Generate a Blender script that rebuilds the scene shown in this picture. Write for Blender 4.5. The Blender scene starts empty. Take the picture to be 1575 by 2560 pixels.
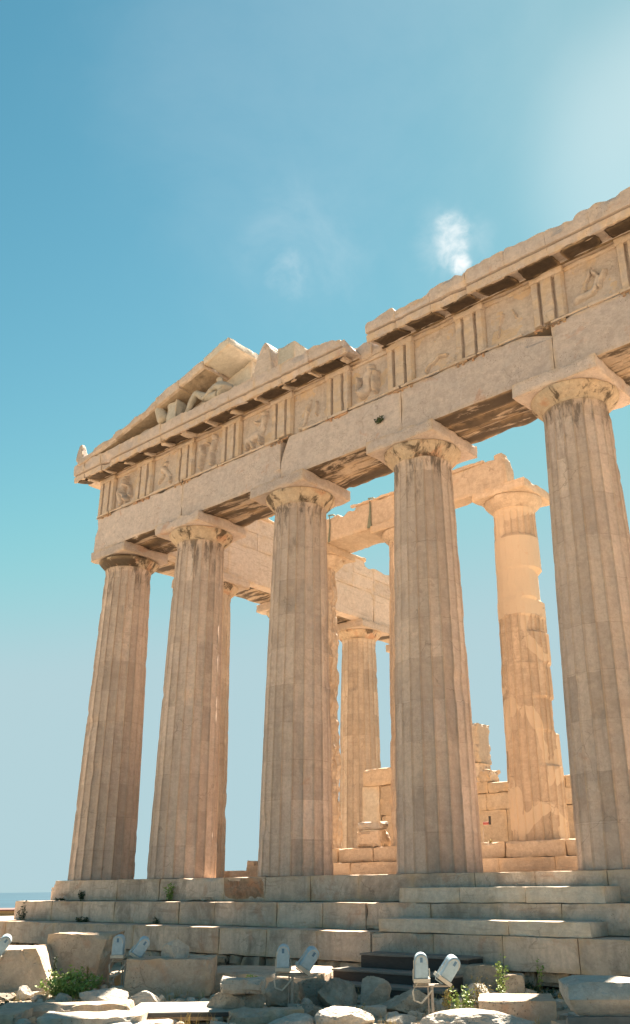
import bpy, bmesh, math, random
from mathutils import Vector, Matrix, noise
import numpy as np
S = bpy.context.scene
COL = S.collection
R = math.radians
# ---------------------------------------------------------------- camera
cam = bpy.data.cameras.new('camera'); co = bpy.data.objects.new('camera', cam); COL.objects.link(co)
cam.sensor_fit = 'HORIZONTAL'; cam.sensor_width = 36; cam.lens = 2203 / 1575 * 36
cam.shift_x = -99.98 / 1575; cam.shift_y = 71.06 / 1575
cam.clip_start = .1; cam.clip_end = 120000
_r, _u, _f = (.76830, .64001, -.00967), (.24032, -.27442, .93109), (-.59326, .71769, .36465)
co.matrix_world = Matrix(((_r[0], _u[0], -_f[0], 23.928), (_r[1], _u[1], -_f[1], -16.856), (_r[2], _u[2], -_f[2], -.224), (0, 0, 0, 1)))
S.camera = co
# ---------------------------------------------------------------- sun and sky
SUN_EL, SUN_AZ = 49.5, 106.5            # azimuth counted from +X
sd = Vector((math.cos(R(SUN_EL)) * math.cos(R(SUN_AZ)), math.cos(R(SUN_EL)) * math.sin(R(SUN_AZ)), math.sin(R(SUN_EL))))
sl = bpy.data.lights.new('sun', 'SUN'); sl.energy = 5.0; sl.angle = R(.53); sl.color = (1, .87, .70)
so = bpy.data.objects.new('sun', sl); COL.objects.link(so); so.rotation_euler = sd.to_track_quat('Z', 'Y').to_euler()
W = bpy.data.worlds.new('World'); S.world = W; W.use_nodes = True
nt = W.node_tree; nt.nodes.clear()
def N(t, ty, **k):
    n = t.nodes.new(ty)
    for a, b in k.items(): setattr(n, a, b)
    return n
wo = N(nt, 'ShaderNodeOutputWorld'); bg = N(nt, 'ShaderNodeBackground'); bg.inputs[1].default_value = .15
sky = N(nt, 'ShaderNodeTexSky', sky_type='NISHITA', sun_disc=False)
sky.sun_elevation = R(SUN_EL); sky.sun_rotation = R(90 - SUN_AZ)
sky.altitude = 100; sky.air_density = 1.0; sky.dust_density = .08; sky.ozone_density = 1.0
EXPO = 2.5
bg.inputs[1].default_value = .1
sp_ = N(nt, 'ShaderNodeSeparateColor'); nt.links.new(sky.outputs[0], sp_.inputs[0])
cb_ = N(nt, 'ShaderNodeCombineColor')
for k_, (ga, am) in enumerate(((1.65, .0715), (1.15, .149), (.95, .143))):      # the photograph's teal, softly graded sky
    pw = N(nt, 'ShaderNodeMath', operation='POWER'); nt.links.new(sp_.outputs[k_], pw.inputs[0]); pw.inputs[1].default_value = ga
    ml = N(nt, 'ShaderNodeMath', operation='MULTIPLY'); nt.links.new(pw.outputs[0], ml.inputs[0]); ml.inputs[1].default_value = am * 10 / 2 ** EXPO
    mn_ = N(nt, 'ShaderNodeMath', operation='SMOOTH_MIN'); nt.links.new(ml.outputs[0], mn_.inputs[0]); mn_.inputs[1].default_value = (.46, .65, .70)[k_] * 10 / 2 ** EXPO; mn_.inputs[2].default_value = .25
    nt.links.new(mn_.outputs[0], cb_.inputs[k_])
geo = N(nt, 'ShaderNodeTexCoord')
def math_(t, op, a, b=None, clamp=False):
    m = N(t, 'ShaderNodeMath', operation=op); m.use_clamp = clamp
    for i, x in enumerate((a, b)):
        if x is None: continue
        if isinstance(x, (int, float)): m.inputs[i].default_value = x
        else: t.links.new(x, m.inputs[i])
    return m.outputs[0]
def cloud(dirv, spread, scale, lo, hi, amount, seed):
    """a wisp of thin cloud round a compass direction of the sky"""
    d = N(nt, 'ShaderNodeVectorMath', operation='DOT_PRODUCT'); nt.links.new(geo.outputs['Generated'], d.inputs[0]); d.inputs[1].default_value = Vector(dirv).normalized()
    near = N(nt, 'ShaderNodeMapRange', interpolation_type='SMOOTHSTEP'); nt.links.new(d.outputs['Value'], near.inputs[0])
    near.inputs[1].default_value = math.cos(R(spread)); near.inputs[2].default_value = 1
    mp = N(nt, 'ShaderNodeVectorMath', operation='ADD'); nt.links.new(geo.outputs['Generated'], mp.inputs[0]); mp.inputs[1].default_value = (seed, seed * 2, seed * 3)
    no = N(nt, 'ShaderNodeTexNoise'); nt.links.new(mp.outputs[0], no.inputs[0]); no.inputs['Scale'].default_value = scale; no.inputs['Detail'].default_value = 8; no.inputs['Roughness'].default_value = .62; no.inputs['Distortion'].default_value = .35
    s = math_(nt, 'MULTIPLY', near.outputs[0], 1.0)
    s = math_(nt, 'ADD', no.outputs[0], math_(nt, 'MULTIPLY', s, .35))
    mr = N(nt, 'ShaderNodeMapRange', interpolation_type='SMOOTHSTEP'); nt.links.new(s, mr.inputs[0]); mr.inputs[1].default_value = lo; mr.inputs[2].default_value = hi
    return math_(nt, 'MULTIPLY', math_(nt, 'MULTIPLY', mr.outputs[0], near.outputs[0]), amount)
cl = [((-.399, .650, .647), 1.8, 38, .60, 1.12, .85, 3.1), ((-.406, .660, .632), 1.5, 44, .60, 1.12, .85, 8.3), ((-.404, .670, .620), 1.0, 60, .58, 1.08, 1.1, 1.3), ((-.403, .655, .64), 3.4, 22, .55, 1.25, .35, 6.1), ((-.552, .562, .616), 2.4, 34, .60, 1.15, .20, 7.7), ((-.53, .56, .635), 6.5, 14, .62, 1.2, .16, 2.2), ((-.40, .50, .75), 24, 3.2, .55, 1.05, .10, 5.2)]
gd_ = N(nt, 'ShaderNodeVectorMath', operation='DOT_PRODUCT'); nt.links.new(geo.outputs['Generated'], gd_.inputs[0]); gd_.inputs[1].default_value = (math.cos(R(41)) * math.cos(R(103)), math.cos(R(41)) * math.sin(R(103)), math.sin(R(41)))
gm_ = N(nt, 'ShaderNodeMapRange', interpolation_type='SMOOTHERSTEP'); nt.links.new(gd_.outputs['Value'], gm_.inputs[0]); gm_.inputs[1].default_value = math.cos(R(11.5)); gm_.inputs[2].default_value = 1
ga_ = N(nt, 'ShaderNodeMix', data_type='RGBA', blend_type='ADD'); nt.links.new(gm_.outputs[0], ga_.inputs[0]); nt.links.new(cb_.outputs[0], ga_.inputs[6]); ga_.inputs[7].default_value = tuple(c_ * 10 / 2 ** EXPO for c_ in (.20, .15, .12)) + (1,)
last = ga_.outputs[2]      # bright thin haze below the sun
for c in cl:
    f = cloud(*c)
    mx = N(nt, 'ShaderNodeMix', data_type='RGBA'); nt.links.new(math_(nt, 'MINIMUM', f, 1.0), mx.inputs[0]); nt.links.new(last, mx.inputs[6]); mx.inputs[7].default_value = tuple(c_ * 10 / 2 ** EXPO for c_ in (1.0, 1.05, 1.05)) + (1,)
    last = mx.outputs[2]
nt.links.new(last, bg.inputs[0]); nt.links.new(bg.outputs[0], wo.inputs[0])
S.view_settings.view_transform = 'Standard'; S.view_settings.look = 'None'; S.view_settings.exposure = EXPO; S.view_settings.gamma = 1
S.render.engine = 'CYCLES'
S.cycles.max_bounces = 10; S.cycles.diffuse_bounces = 7; S.cycles.use_denoising = True

# ---------------------------------------------------------------- materials
def ramp(t, src, p0, p1, c0=(0, 0, 0, 1), c1=(1, 1, 1, 1)):
    r = N(t, 'ShaderNodeValToRGB'); r.color_ramp.elements[0].position = p0; r.color_ramp.elements[1].position = p1
    r.color_ramp.elements[0].color = c0; r.color_ramp.elements[1].color = c1; t.links.new(src, r.inputs[0]); return r.outputs[0]
def noi(t, vec, scale, detail=4, rough=.55, dist=0, sc=None, off=0):
    m = N(t, 'ShaderNodeMapping'); t.links.new(vec, m.inputs[0]); m.inputs['Scale'].default_value = sc or (1, 1, 1); m.inputs['Location'].default_value = (off, off * .7, off * .3)
    n = N(t, 'ShaderNodeTexNoise'); t.links.new(m.outputs[0], n.inputs[0])
    n.inputs['Scale'].default_value = scale; n.inputs['Detail'].default_value = detail; n.inputs['Roughness'].default_value = rough; n.inputs['Distortion'].default_value = dist
    return n.outputs[0]
def mixc(t, fac, a, b, mode='MIX'):
    m = N(t, 'ShaderNodeMix', data_type='RGBA', blend_type=mode)
    for i, x in ((0, fac), (6, a), (7, b)):
        if isinstance(x, (int, float)): m.inputs[i].default_value = x
        elif isinstance(x, tuple): m.inputs[i].default_value = (*x, 1) if len(x) == 3 else x
        else: t.links.new(x, m.inputs[i])
    return m.outputs[2]
def stone(name, c1, c2, stain=(.62, .70), stain_amt=.8, stain_col=(.055, .038, .026), rust=(.66, .74), rust_amt=.5, streak=.35, pits=.5, bump=.5, drums=0, drum_off=0, top_streak=None, new=None, rough=.85, veins=.3, cracks=.4, off=0, stain_scale=1.1, stain_sc=(1, 1, .8), grey=.25):
    m = bpy.data.materials.new(name); m.use_nodes = True; t = m.node_tree; b = t.nodes['Principled BSDF']
    P = N(t, 'ShaderNodeNewGeometry').outputs['Position']
    sep = N(t, 'ShaderNodeSeparateXYZ'); t.links.new(P, sep.inputs[0]); z = sep.outputs[2]
    base = mixc(t, ramp(t, noi(t, P, .9, 5, .6, .4, off=off), .35, .65), c1, c2)
    # grey bloom, fine mottling
    base = mixc(t, math_(t, 'MULTIPLY', ramp(t, noi(t, P, 2.3, 6, .65, .2, off=off + 9), .48, .72), grey), base, (.42, .40, .37))
    base = mixc(t, math_(t, 'MULTIPLY', ramp(t, noi(t, P, 7, 6, .7, off=off + 3), .44, .62), .42), base, tuple(x * .66 for x in c2))
    base = mixc(t, math_(t, 'MULTIPLY', ramp(t, noi(t, P, 19, 6, .75, off=off + 6), .50, .66), .45), base, tuple(x * .60 for x in c1))
    base = mixc(t, math_(t, 'MULTIPLY', ramp(t, noi(t, P, 1.9, 7, .7, .6, off=off + 26), .50, .62), .40), base, tuple(x * .74 for x in (c2[0], c2[1] * .96, c2[2] * .92)))
    base = mixc(t, math_(t, 'MULTIPLY', ramp(t, noi(t, P, 11, 6, .7, off=off + 36), .54, .70), .40), base, tuple(min(.72, x * 1.28) for x in c1))
    if streak: base = mixc(t, math_(t, 'MULTIPLY', ramp(t, noi(t, P, 5, 5, .6, .3, (1, 1, .13), off + 5), .50, .72), streak), base, tuple(x * .55 for x in c2))
    if veins: base = mixc(t, math_(t, 'MULTIPLY', ramp(t, noi(t, P, 3.2, 5, .6, .8, (.35, .35, 2.6), off + 14), .56, .66), veins), base, tuple(x * .6 for x in c1))
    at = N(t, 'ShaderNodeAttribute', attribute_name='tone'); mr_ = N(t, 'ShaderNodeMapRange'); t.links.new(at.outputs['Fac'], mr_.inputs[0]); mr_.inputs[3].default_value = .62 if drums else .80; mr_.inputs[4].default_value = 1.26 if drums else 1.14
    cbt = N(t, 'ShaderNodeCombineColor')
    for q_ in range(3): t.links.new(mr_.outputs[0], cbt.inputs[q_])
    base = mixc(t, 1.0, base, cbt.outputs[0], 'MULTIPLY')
    hgt = noi(t, P, 26, 8, .72, off=off); h2 = noi(t, P, 5, 6, .6, .3, off=off + 2)
    if drums:
        zz = math_(t, 'DIVIDE', math_(t, 'ADD', z, drum_off), drums)
        px = math_(t, 'ROUND', math_(t, 'DIVIDE', sep.outputs[0], 2.1)); py = math_(t, 'ROUND', math_(t, 'DIVIDE', sep.outputs[1], 2.1))
        wn = N(t, 'ShaderNodeTexWhiteNoise', noise_dimensions='3D'); cb = N(t, 'ShaderNodeCombineXYZ'); t.links.new(math_(t, 'FLOOR', zz), cb.inputs[2]); t.links.new(px, cb.inputs[0]); t.links.new(py, cb.inputs[1]); t.links.new(cb.outputs[0], wn.inputs[0])
        base = mixc(t, math_(t, 'MULTIPLY', wn.outputs[0], .42), base, tuple(x * .66 for x in c1))
        fr = math_(t, 'FRACT', zz); e = math_(t, 'ABSOLUTE', math_(t, 'SUBTRACT', fr, .5))
        jn = ramp(t, math_(t, 'ADD', e, math_(t, 'MULTIPLY', noi(t, P, 9, 3), .006)), .499, .5025)
        jf = math_(t, 'MULTIPLY', jn, ramp(t, noi(t, P, 1.7, 3, off=4), .40, .60))
        base = mixc(t, math_(t, 'MULTIPLY', jf, .75), base, (.09, .06, .045))
    if new:   # lighter marble set in during restoration: patches of their own outline
        z0, z1 = new
        zn = math_(t, 'ADD', z, math_(t, 'MULTIPLY', math_(t, 'SUBTRACT', noi(t, P, 2.2, 2, .4, .5), .5), .35))
        inn = math_(t, 'MULTIPLY', math_(t, 'GREATER_THAN', zn, z0), math_(t, 'LESS_THAN', z, z1))
        pf = math_(t, 'MAXIMUM', inn, ramp(t, math_(t, 'ADD', noi(t, P, 1.0, 2, .35, .9, (1, 1, .8), 3), math_(t, 'MULTIPLY', wn.outputs[0], .12)), .60, .61))
        base = mixc(t, pf, base, (.52, .405, .295))
    base = mixc(t, math_(t, 'MULTIPLY', ramp(t, noi(t, P, 1.6, 5, .65, .5, off=off + 21), *rust), rust_amt), base, (.42, .20, .11))
    if stain_amt: base = mixc(t, math_(t, 'MULTIPLY', ramp(t, noi(t, P, stain_scale, 8, .68, .5, stain_sc, off + 31), *stain), stain_amt), base, stain_col)
    if top_streak:   # black lichen runs under the capitals
        z0, z1, am = top_streak
        g = N(t, 'ShaderNodeMapRange'); t.links.new(z, g.inputs[0]); g.inputs[1].default_value = z0; g.inputs[2].default_value = z1
        st = ramp(t, math_(t, 'ADD', noi(t, P, 4.5, 6, .7, .3, (1, 1, .22), off + 8), math_(t, 'MULTIPLY', g.outputs[0], .16)), .62, .72)
        base = mixc(t, math_(t, 'MULTIPLY', math_(t, 'MULTIPLY', st, g.outputs[0]), am), base, (.07, .055, .045))
    if cracks:
        v = N(t, 'ShaderNodeTexVoronoi', feature='DISTANCE_TO_EDGE'); mp = N(t, 'ShaderNodeVectorMath', operation='ADD'); t.links.new(P, mp.inputs[0])
        nn = N(t, 'ShaderNodeTexNoise'); t.links.new(P, nn.inputs[0]); nn.inputs['Scale'].default_value = 1.4; nn.inputs['Detail'].default_value = 6
        sc = N(t, 'ShaderNodeVectorMath', operation='SCALE'); t.links.new(nn.outputs[1], sc.inputs[0]); sc.inputs[3].default_value = .9; t.links.new(sc.outputs[0], mp.inputs[1]); t.links.new(mp.outputs[0], v.inputs[0]); v.inputs['Scale'].default_value = .7
        cr = ramp(t, v.outputs[0], .0, .008, (1, 1, 1, 1), (0, 0, 0, 1)); cr = math_(t, 'MULTIPLY', cr, ramp(t, noi(t, P, .8, 2, off=17), .52, .60))
        base = mixc(t, math_(t, 'MULTIPLY', cr, cracks), base, (.06, .045, .035))
    pn = N(t, 'ShaderNodeNewGeometry').outputs['Pointiness']
    base = mixc(t, math_(t, 'MULTIPLY', math_(t, 'MULTIPLY', ramp(t, pn, .515, .58), ramp(t, noi(t, P, 3, 4, off=off + 70), .35, .6)), .55), base, (.56, .38, .22))
    pv = N(t, 'ShaderNodeTexVoronoi'); t.links.new(P, pv.inputs[0]); pv.inputs['Scale'].default_value = 22
    pm = math_(t, 'MULTIPLY', ramp(t, pv.outputs[0], .10, .24, (1, 1, 1, 1), (0, 0, 0, 1)), ramp(t, noi(t, P, 1.5, 4, off=off + 40), .50, .60))
    base = mixc(t, math_(t, 'MULTIPLY', pm, pits), base, (.09, .065, .05))
    t.links.new(base, b.inputs['Base Color']); b.inputs['Roughness'].default_value = rough; b.inputs['Specular IOR Level'].default_value = .25
    hh = math_(t, 'ADD', math_(t, 'MULTIPLY', hgt, .5), math_(t, 'MULTIPLY', h2, 1.2)); hh = math_(t, 'SUBTRACT', hh, math_(t, 'MULTIPLY', pm, .5))
    if drums: hh = math_(t, 'SUBTRACT', hh, math_(t, 'MULTIPLY', jf, .4))
    bp = N(t, 'ShaderNodeBump'); bp.inputs['Strength'].default_value = bump; bp.inputs['Distance'].default_value = .05; t.links.new(hh, bp.inputs['Height']); t.links.new(bp.outputs[0], b.inputs['Normal'])
    return m
def plain(name, c, rough=.6, var=.25, scale=20, metal=0, bump=.15, sc=None):
    m = bpy.data.materials.new(name); m.use_nodes = True; t = m.node_tree; b = t.nodes['Principled BSDF']
    P = N(t, 'ShaderNodeNewGeometry').outputs['Position']
    n = noi(t, P, scale, 5, .6, 0, sc)
    t.links.new(mixc(t, math_(t, 'MULTIPLY', ramp(t, n, .4, .7), var), c, tuple(x * .45 for x in c)), b.inputs['Base Color'])
    b.inputs['Roughness'].default_value = rough; b.inputs['Metallic'].default_value = metal
    bp = N(t, 'ShaderNodeBump'); bp.inputs['Strength'].default_value = bump; bp.inputs['Distance'].default_value = .01; t.links.new(n, bp.inputs['Height']); t.links.new(bp.outputs[0], b.inputs['Normal'])
    return m
M = {}
M['shaft'] = stone('column_marble', (.62, .465, .365), (.55, .42, .35), drums=.95, drum_off=.15, top_streak=(7.6, 9.9, .85), streak=.4, stain=(.66, .74), stain_amt=.35, rust_amt=.3, pits=.25)
M['capital'] = stone('capital_marble', (.56, .41, .28), (.47, .37, .27), stain=(.52, .60), stain_amt=.88, rust=(.54, .64), rust_amt=.6, streak=.4, cracks=0, off=11, stain_scale=1.9, stain_sc=(1.3, 1.3, .5))
M['capdark'] = stone('corner_capital_marble', (.60, .46, .32), (.50, .40, .30), stain=(.42, .50), stain_amt=.93, rust=(.50, .60), rust_amt=.6, off=2, stain_scale=1.6)
M['beam'] = stone('entablature_marble', (.55, .44, .38), (.50, .41, .365), stain=(.68, .76), stain_amt=.3, rust=(.60, .68), rust_amt=.4, streak=.15, pits=.9, off=4, veins=.2, cracks=.3)
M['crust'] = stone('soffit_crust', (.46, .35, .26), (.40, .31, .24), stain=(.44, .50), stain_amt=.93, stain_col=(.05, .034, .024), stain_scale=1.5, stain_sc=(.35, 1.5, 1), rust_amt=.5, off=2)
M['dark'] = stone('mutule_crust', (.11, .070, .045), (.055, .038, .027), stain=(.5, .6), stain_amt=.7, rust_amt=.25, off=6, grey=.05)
M['redmark'] = stone('regula_marble', (.42, .27, .18), (.34, .22, .15), stain=(.5, .6), stain_amt=.6, rust=(.48, .58), rust_amt=.8, off=3)
M['frieze'] = stone('frieze_marble', (.56, .445, .365), (.505, .41, .35), stain=(.66, .74), stain_amt=.35, rust_amt=.35, streak=.3, pits=.3, off=8)
M['honey'] = stone('inner_marble', (.54, .42, .31), (.48, .375, .28), stain=(.70, .78), stain_amt=.35, rust_amt=.3, streak=.2, pits=.2, off=12, grey=.1)
M['honeycol'] = stone('inner_column_marble', (.55, .42, .305), (.48, .37, .275), drums=.93, drum_off=.1, stain=(.70, .78), stain_amt=.3, rust_amt=.3, streak=.25, pits=.15, off=15, new=(6.9, 9.25), grey=.1)
M['honeycol2'] = stone('inner_column_honey', (.55, .43, .325), (.48, .38, .30), drums=.93, drum_off=.3, stain=(.70, .78), stain_amt=.3, rust_amt=.3, streak=.25, pits=.15, off=19, grey=.1)
M['flank'] = stone('flank_marble', (.62, .49, .395), (.56, .45, .375), stain=(.68, .76), stain_amt=.2, veins=.6, streak=.1, pits=.2, off=23)
M['newmarble'] = stone('new_marble', (.56, .50, .42), (.52, .46, .38), stain_amt=0, streak=.1, veins=.2, pits=.05, cracks=.05, rust_amt=.15, off=25, bump=.2)
M['step'] = stone('step_marble', (.66, .505, .395), (.575, .46, .375), stain=(.50, .64), stain_amt=.5, stain_col=(.13, .10, .075), rust=(.56, .66), rust_amt=.4, streak=.55, veins=.75, grey=.12, pits=.5, off=29)
M['pale'] = stone('pale_step_marble', (.67, .575, .475), (.58, .51, .43), stain=(.54, .68), stain_amt=.4, stain_col=(.16, .13, .10), veins=.6, streak=.35, pits=.1, off=33)
M['rubble'] = stone('foundation_stone', (.42, .37, .30), (.33, .29, .25), stain=(.5, .6), stain_amt=.6, off=36)
M['boulder'] = stone('boulder_stone', (.54, .43, .34), (.44, .37, .30), stain=(.58, .68), stain_amt=.5, rust_amt=.4, off=40, bump=.8)
M['grey'] = stone('grey_stone', (.42, .37, .30), (.32, .29, .24), stain=(.50, .62), stain_amt=.55, rust_amt=.2, off=44, bump=.9)
M['white'] = stone('white_stone', (.54, .49, .43), (.46, .42, .37), stain=(.66, .76), stain_amt=.3, rust_amt=.2, off=48, bump=.7)
M['blockm'] = stone('block_marble', (.56, .43, .33), (.48, .385, .305), stain=(.62, .72), stain_amt=.35, rust=(.56, .68), rust_amt=.4, off=52, bump=.8)
M['rakeshade'] = stone('raking_soffit_shade', (.44, .33, .23), (.36, .27, .19), stain=(.52, .62), stain_amt=.5, off=64)  # darker brown that paints in the shade under the raking cornice
M['orange'] = stone('rusty_stone', (.50, .30, .15), (.42, .24, .12), stain=(.55, .65), stain_amt=.4, rust=(.45, .6), rust_amt=.7, off=53)
M['soil'] = stone('soil', (.48, .40, .30), (.36, .30, .225), stain=(.55, .70), stain_amt=.4, rust_amt=.1, streak=0, veins=0, cracks=0, off=60, bump=1)
M['lamp'] = plain('lamp_paint', (.34, .45, .52), .55, .35, 14)
M['lampbeige'] = plain('lamp_trim', (.52, .46, .38), .5, .3, 14)
M['badge'] = plain('badge_blue', (.07, .16, .26), .4, .1)
M['pole'] = plain('pole_steel', (.36, .31, .26), .55, .4, 25)
M['wood'] = plain('dark_wood', (.05, .040, .036), .75, .6, 9, bump=.6, sc=(1, 8, 8))
M['tread'] = plain('dusty_tread', (.19, .17, .15), .8, .4, 9, bump=.4)
M['boardtop'] = plain('board_top', (.34, .31, .27), .8, .25, 12, bump=.4)
M['leaf'] = plain('leaf', (.26, .36, .08), .55, .5, 8, bump=0)
M['leafdark'] = plain('leaf_dark', (.03, .055, .02), .6, .5, 8, bump=0)
M['leafdry'] = plain('leaf_dry', (.36, .27, .09), .7, .5, 8, bump=0)
M['petal'] = plain('petal', (.62, .38, .34), .6, .2, 8, bump=0)
M['stem'] = plain('stem', (.14, .13, .05), .7, .4, 8, bump=0)
M['red'] = plain('red_paint', (.30, .07, .055), .5, .2)
M['strap'] = plain('strap_webbing', (.16, .17, .12), .8, .4)
M['black'] = plain('black_metal', (.03, .03, .03), .5, .2)
M['roofred'] = plain('roof_trim', (.12, .05, .045), .7, .2, 3)
M['ochre'] = plain('ochre_wall', (.42, .27, .13), .8, .2, 3)
M['winglass'] = plain('window_glass', (.035, .05, .055), .15, .1, 2)
M['cream'] = plain('cream_frame', (.55, .47, .36), .7, .1, 3)
def glass_(t=None):
    m = bpy.data.materials.new('lens_glass'); m.use_nodes = True; b = m.node_tree.nodes['Principled BSDF']
    b.inputs['Base Color'].default_value = (.05, .06, .07, 1); b.inputs['Roughness'].default_value = .08; return m
M['lens'] = glass_()
def sea_():
    m = bpy.data.materials.new('sea_water'); m.use_nodes = True; t = m.node_tree; b = t.nodes['Principled BSDF']
    P = N(t, 'ShaderNodeNewGeometry').outputs['Position']
    t.links.new(mixc(t, ramp(t, noi(t, P, .0006, 4), .4, .6), (.010, .045, .075), (.014, .055, .088)), b.inputs['Base Color']); b.inputs['Roughness'].default_value = .7; b.inputs['Specular IOR Level'].default_value = .12; return m
M['sea'] = sea_()

# ---------------------------------------------------------------- helpers
fb = lambda p, o=4: noise.fractal(p, 1.0, 2.0, o)
class MB:
    def __init__(s): s.v = []; s.f = []; s.t = []; s.tone = .5
    def add(s, vs, fs):
        k = len(s.v); s.t += [s.tone] * len(fs); s.v += [tuple(v) for v in vs]; s.f += [tuple(i + k for i in f) for f in fs]; return s
    def build(s, name, mat, parent=None, smooth=False, loc=None, rot=None, mats=None, mi=None):
        me = bpy.data.meshes.new(name); me.from_pydata(s.v, [], s.f)
        for m in (mats or [mat]): me.materials.append(m)
        if mi: me.polygons.foreach_set('material_index', mi)
        if smooth: me.polygons.foreach_set('use_smooth', [True] * len(me.polygons))
        a = me.attributes.new('tone', 'FLOAT', 'FACE'); a.data.foreach_set('value', s.t[:len(me.polygons)])
        o = bpy.data.objects.new(name, me); COL.objects.link(o)
        if parent: o.parent = parent
        if loc is not None: o.location = loc
        if rot is not None: o.rotation_euler = rot
        return o
def tag(o, label=None, cat=None, group=None, kind=None):
    for k, v in (('label', label), ('category', cat), ('group', group), ('kind', kind)):
        if v: o[k] = v
    return o
def empty(name, loc=(0, 0, 0), rz=0):
    o = bpy.data.objects.new(name, None); COL.objects.link(o); o.location = loc; o.rotation_euler = (0, 0, rz); o.empty_display_size = .2; return o

def block(mb, x0, x1, y0, y1, z0, z1, cell=.12, amp=.008, chip=.05, rc=None, seed=0, carve=None, xf=None, freq=1.9):
    """a weathered ashlar: subdivided box with worn, chipped edges"""
    lo = (x0, y0, z0); hi = (x1, y1, z1)
    n = [max(2, min(60, int(round((hi[i] - lo[i]) / cell)))) for i in range(3)]
    rc = rc or max(cell * 1.4, chip * 2)
    idx = {}; vs = []; fs = []
    def vert(i):
        k = idx.get(i)
        if k is not None: return k
        p = [lo[a] + (hi[a] - lo[a]) * i[a] / n[a] for a in range(3)]
        q = Vector(p) + Vector((seed * 3.7, seed * 1.3, seed * 2.1))
        wob = noise.noise_vector(q * 3.1) * amp
        d = [(min(p[a] - lo[a], hi[a] - p[a])) for a in range(3)]
        s = [(-1 if i[a] == 0 else 1 if i[a] == n[a] else 0) for a in range(3)]
        c = max(0., .30 + 1.0 * noise.noise(q * freq) + .5 * noise.noise(q * freq * 3.3)) * chip
        c += chip * 2.2 * max(0., noise.noise(q * freq * .55) - .32)
        for a in range(3):
            if s[a]:
                dd = min(d[b] for b in range(3) if b != a)
                w = max(0., 1 - dd / rc); p[a] -= s[a] * c * w * w
        p = [p[a] + wob[a] for a in range(3)]
        if carve: p = carve(p)
        idx[i] = len(vs); vs.append(p); return idx[i]
    for a in range(3):
        b, c = (a + 1) % 3, (a + 2) % 3
        for side in (0, n[a]):
            for j in range(n[b]):
                for k in range(n[c]):
                    q = []
                    for dj, dk in ((0, 0), (1, 0), (1, 1), (0, 1)):
                        i = [0, 0, 0]; i[a] = side; i[b] = j + dj; i[c] = k + dk; q.append(vert(tuple(i)))
                    fs.append(q if side else q[::-1])
    if xf is not None: vs = [tuple(xf @ Vector(v)) for v in vs]
    mb.tone = random.Random(round(seed * 1000) + int(x0 * 37)).uniform(.15, .85); mb.add(vs, fs); mb.tone = .5
    return mb
def sbox(mb, x0, x1, y0, y1, z0, z1, xf=None):
    vs = [(x, y, z) for z in (z0, z1) for y in (y0, y1) for x in (x0, x1)]
    if xf is not None: vs = [tuple(xf @ Vector(v)) for v in vs]
    return mb.add(vs, [(0, 2, 3, 1), (4, 5, 7, 6), (0, 1, 5, 4), (2, 6, 7, 3), (0, 4, 6, 2), (1, 3, 7, 5)])
def extrude_x(mb, prof, x0, x1, step=.1, amp=.01, seed=0, dmg=None, xf=None):
    """a (y, z) profile run along x with weathering; dmg(x, y, z) -> moved point"""
    n = max(2, int((x1 - x0) / step)); vs = []; fs = []; m = len(prof)
    for i in range(n + 1):
        x = x0 + (x1 - x0) * i / n
        for (y, z) in prof:
            p = Vector((x, y, z)); w = noise.noise_vector(p * 3.7 + Vector((seed, seed, 0))) * amp; p = p + w
            if dmg: p = Vector(dmg(p.x, p.y, p.z, x))
            vs.append(tuple(p))
    for i in range(n):
        for j in range(m):
            a = i * m + j; b = i * m + (j + 1) % m; fs.append((a, a + m, b + m, b))
    fs.append(tuple(range(m))[::1]); fs.append(tuple(n * m + j for j in range(m))[::-1])
    if xf is not None: vs = [tuple(xf @ Vector(v)) for v in vs]
    return mb.add(vs, fs)
def tube(mb, pts, r, seg=8):
    pts = [Vector(p) for p in pts]; k = len(mb.v); vs = []; fs = []
    rr = r if isinstance(r, (list, tuple)) else [r] * len(pts)
    for i, p in enumerate(pts):
        d = (pts[min(i + 1, len(pts) - 1)] - pts[max(i - 1, 0)]).normalized()
        a = d.orthogonal().normalized() if abs(d.z) > .9 else d.cross(Vector((0, 0, 1))).normalized(); b = d.cross(a)
        for j in range(seg):
            t = 2 * math.pi * j / seg; vs.append(p + (a * math.cos(t) + b * math.sin(t)) * rr[i])
    for i in range(len(pts) - 1):
        for j in range(seg):
            q = i * seg + j; w = i * seg + (j + 1) % seg; fs.append((q, w, w + seg, q + seg))
    fs.append(tuple(range(seg))[::-1]); fs.append(tuple((len(pts) - 1) * seg + j for j in range(seg)))
    return mb.add(vs, fs)

# ================================================================= THE TEMPLE
temple = empty('ancient_temple')
tag(temple, 'ruined marble temple with fluted columns, carved frieze and broken pediment, standing on three steps', 'temple')
CX = [0, 3.69, 7.985, 12.28, 16.575, 20.87]

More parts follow.
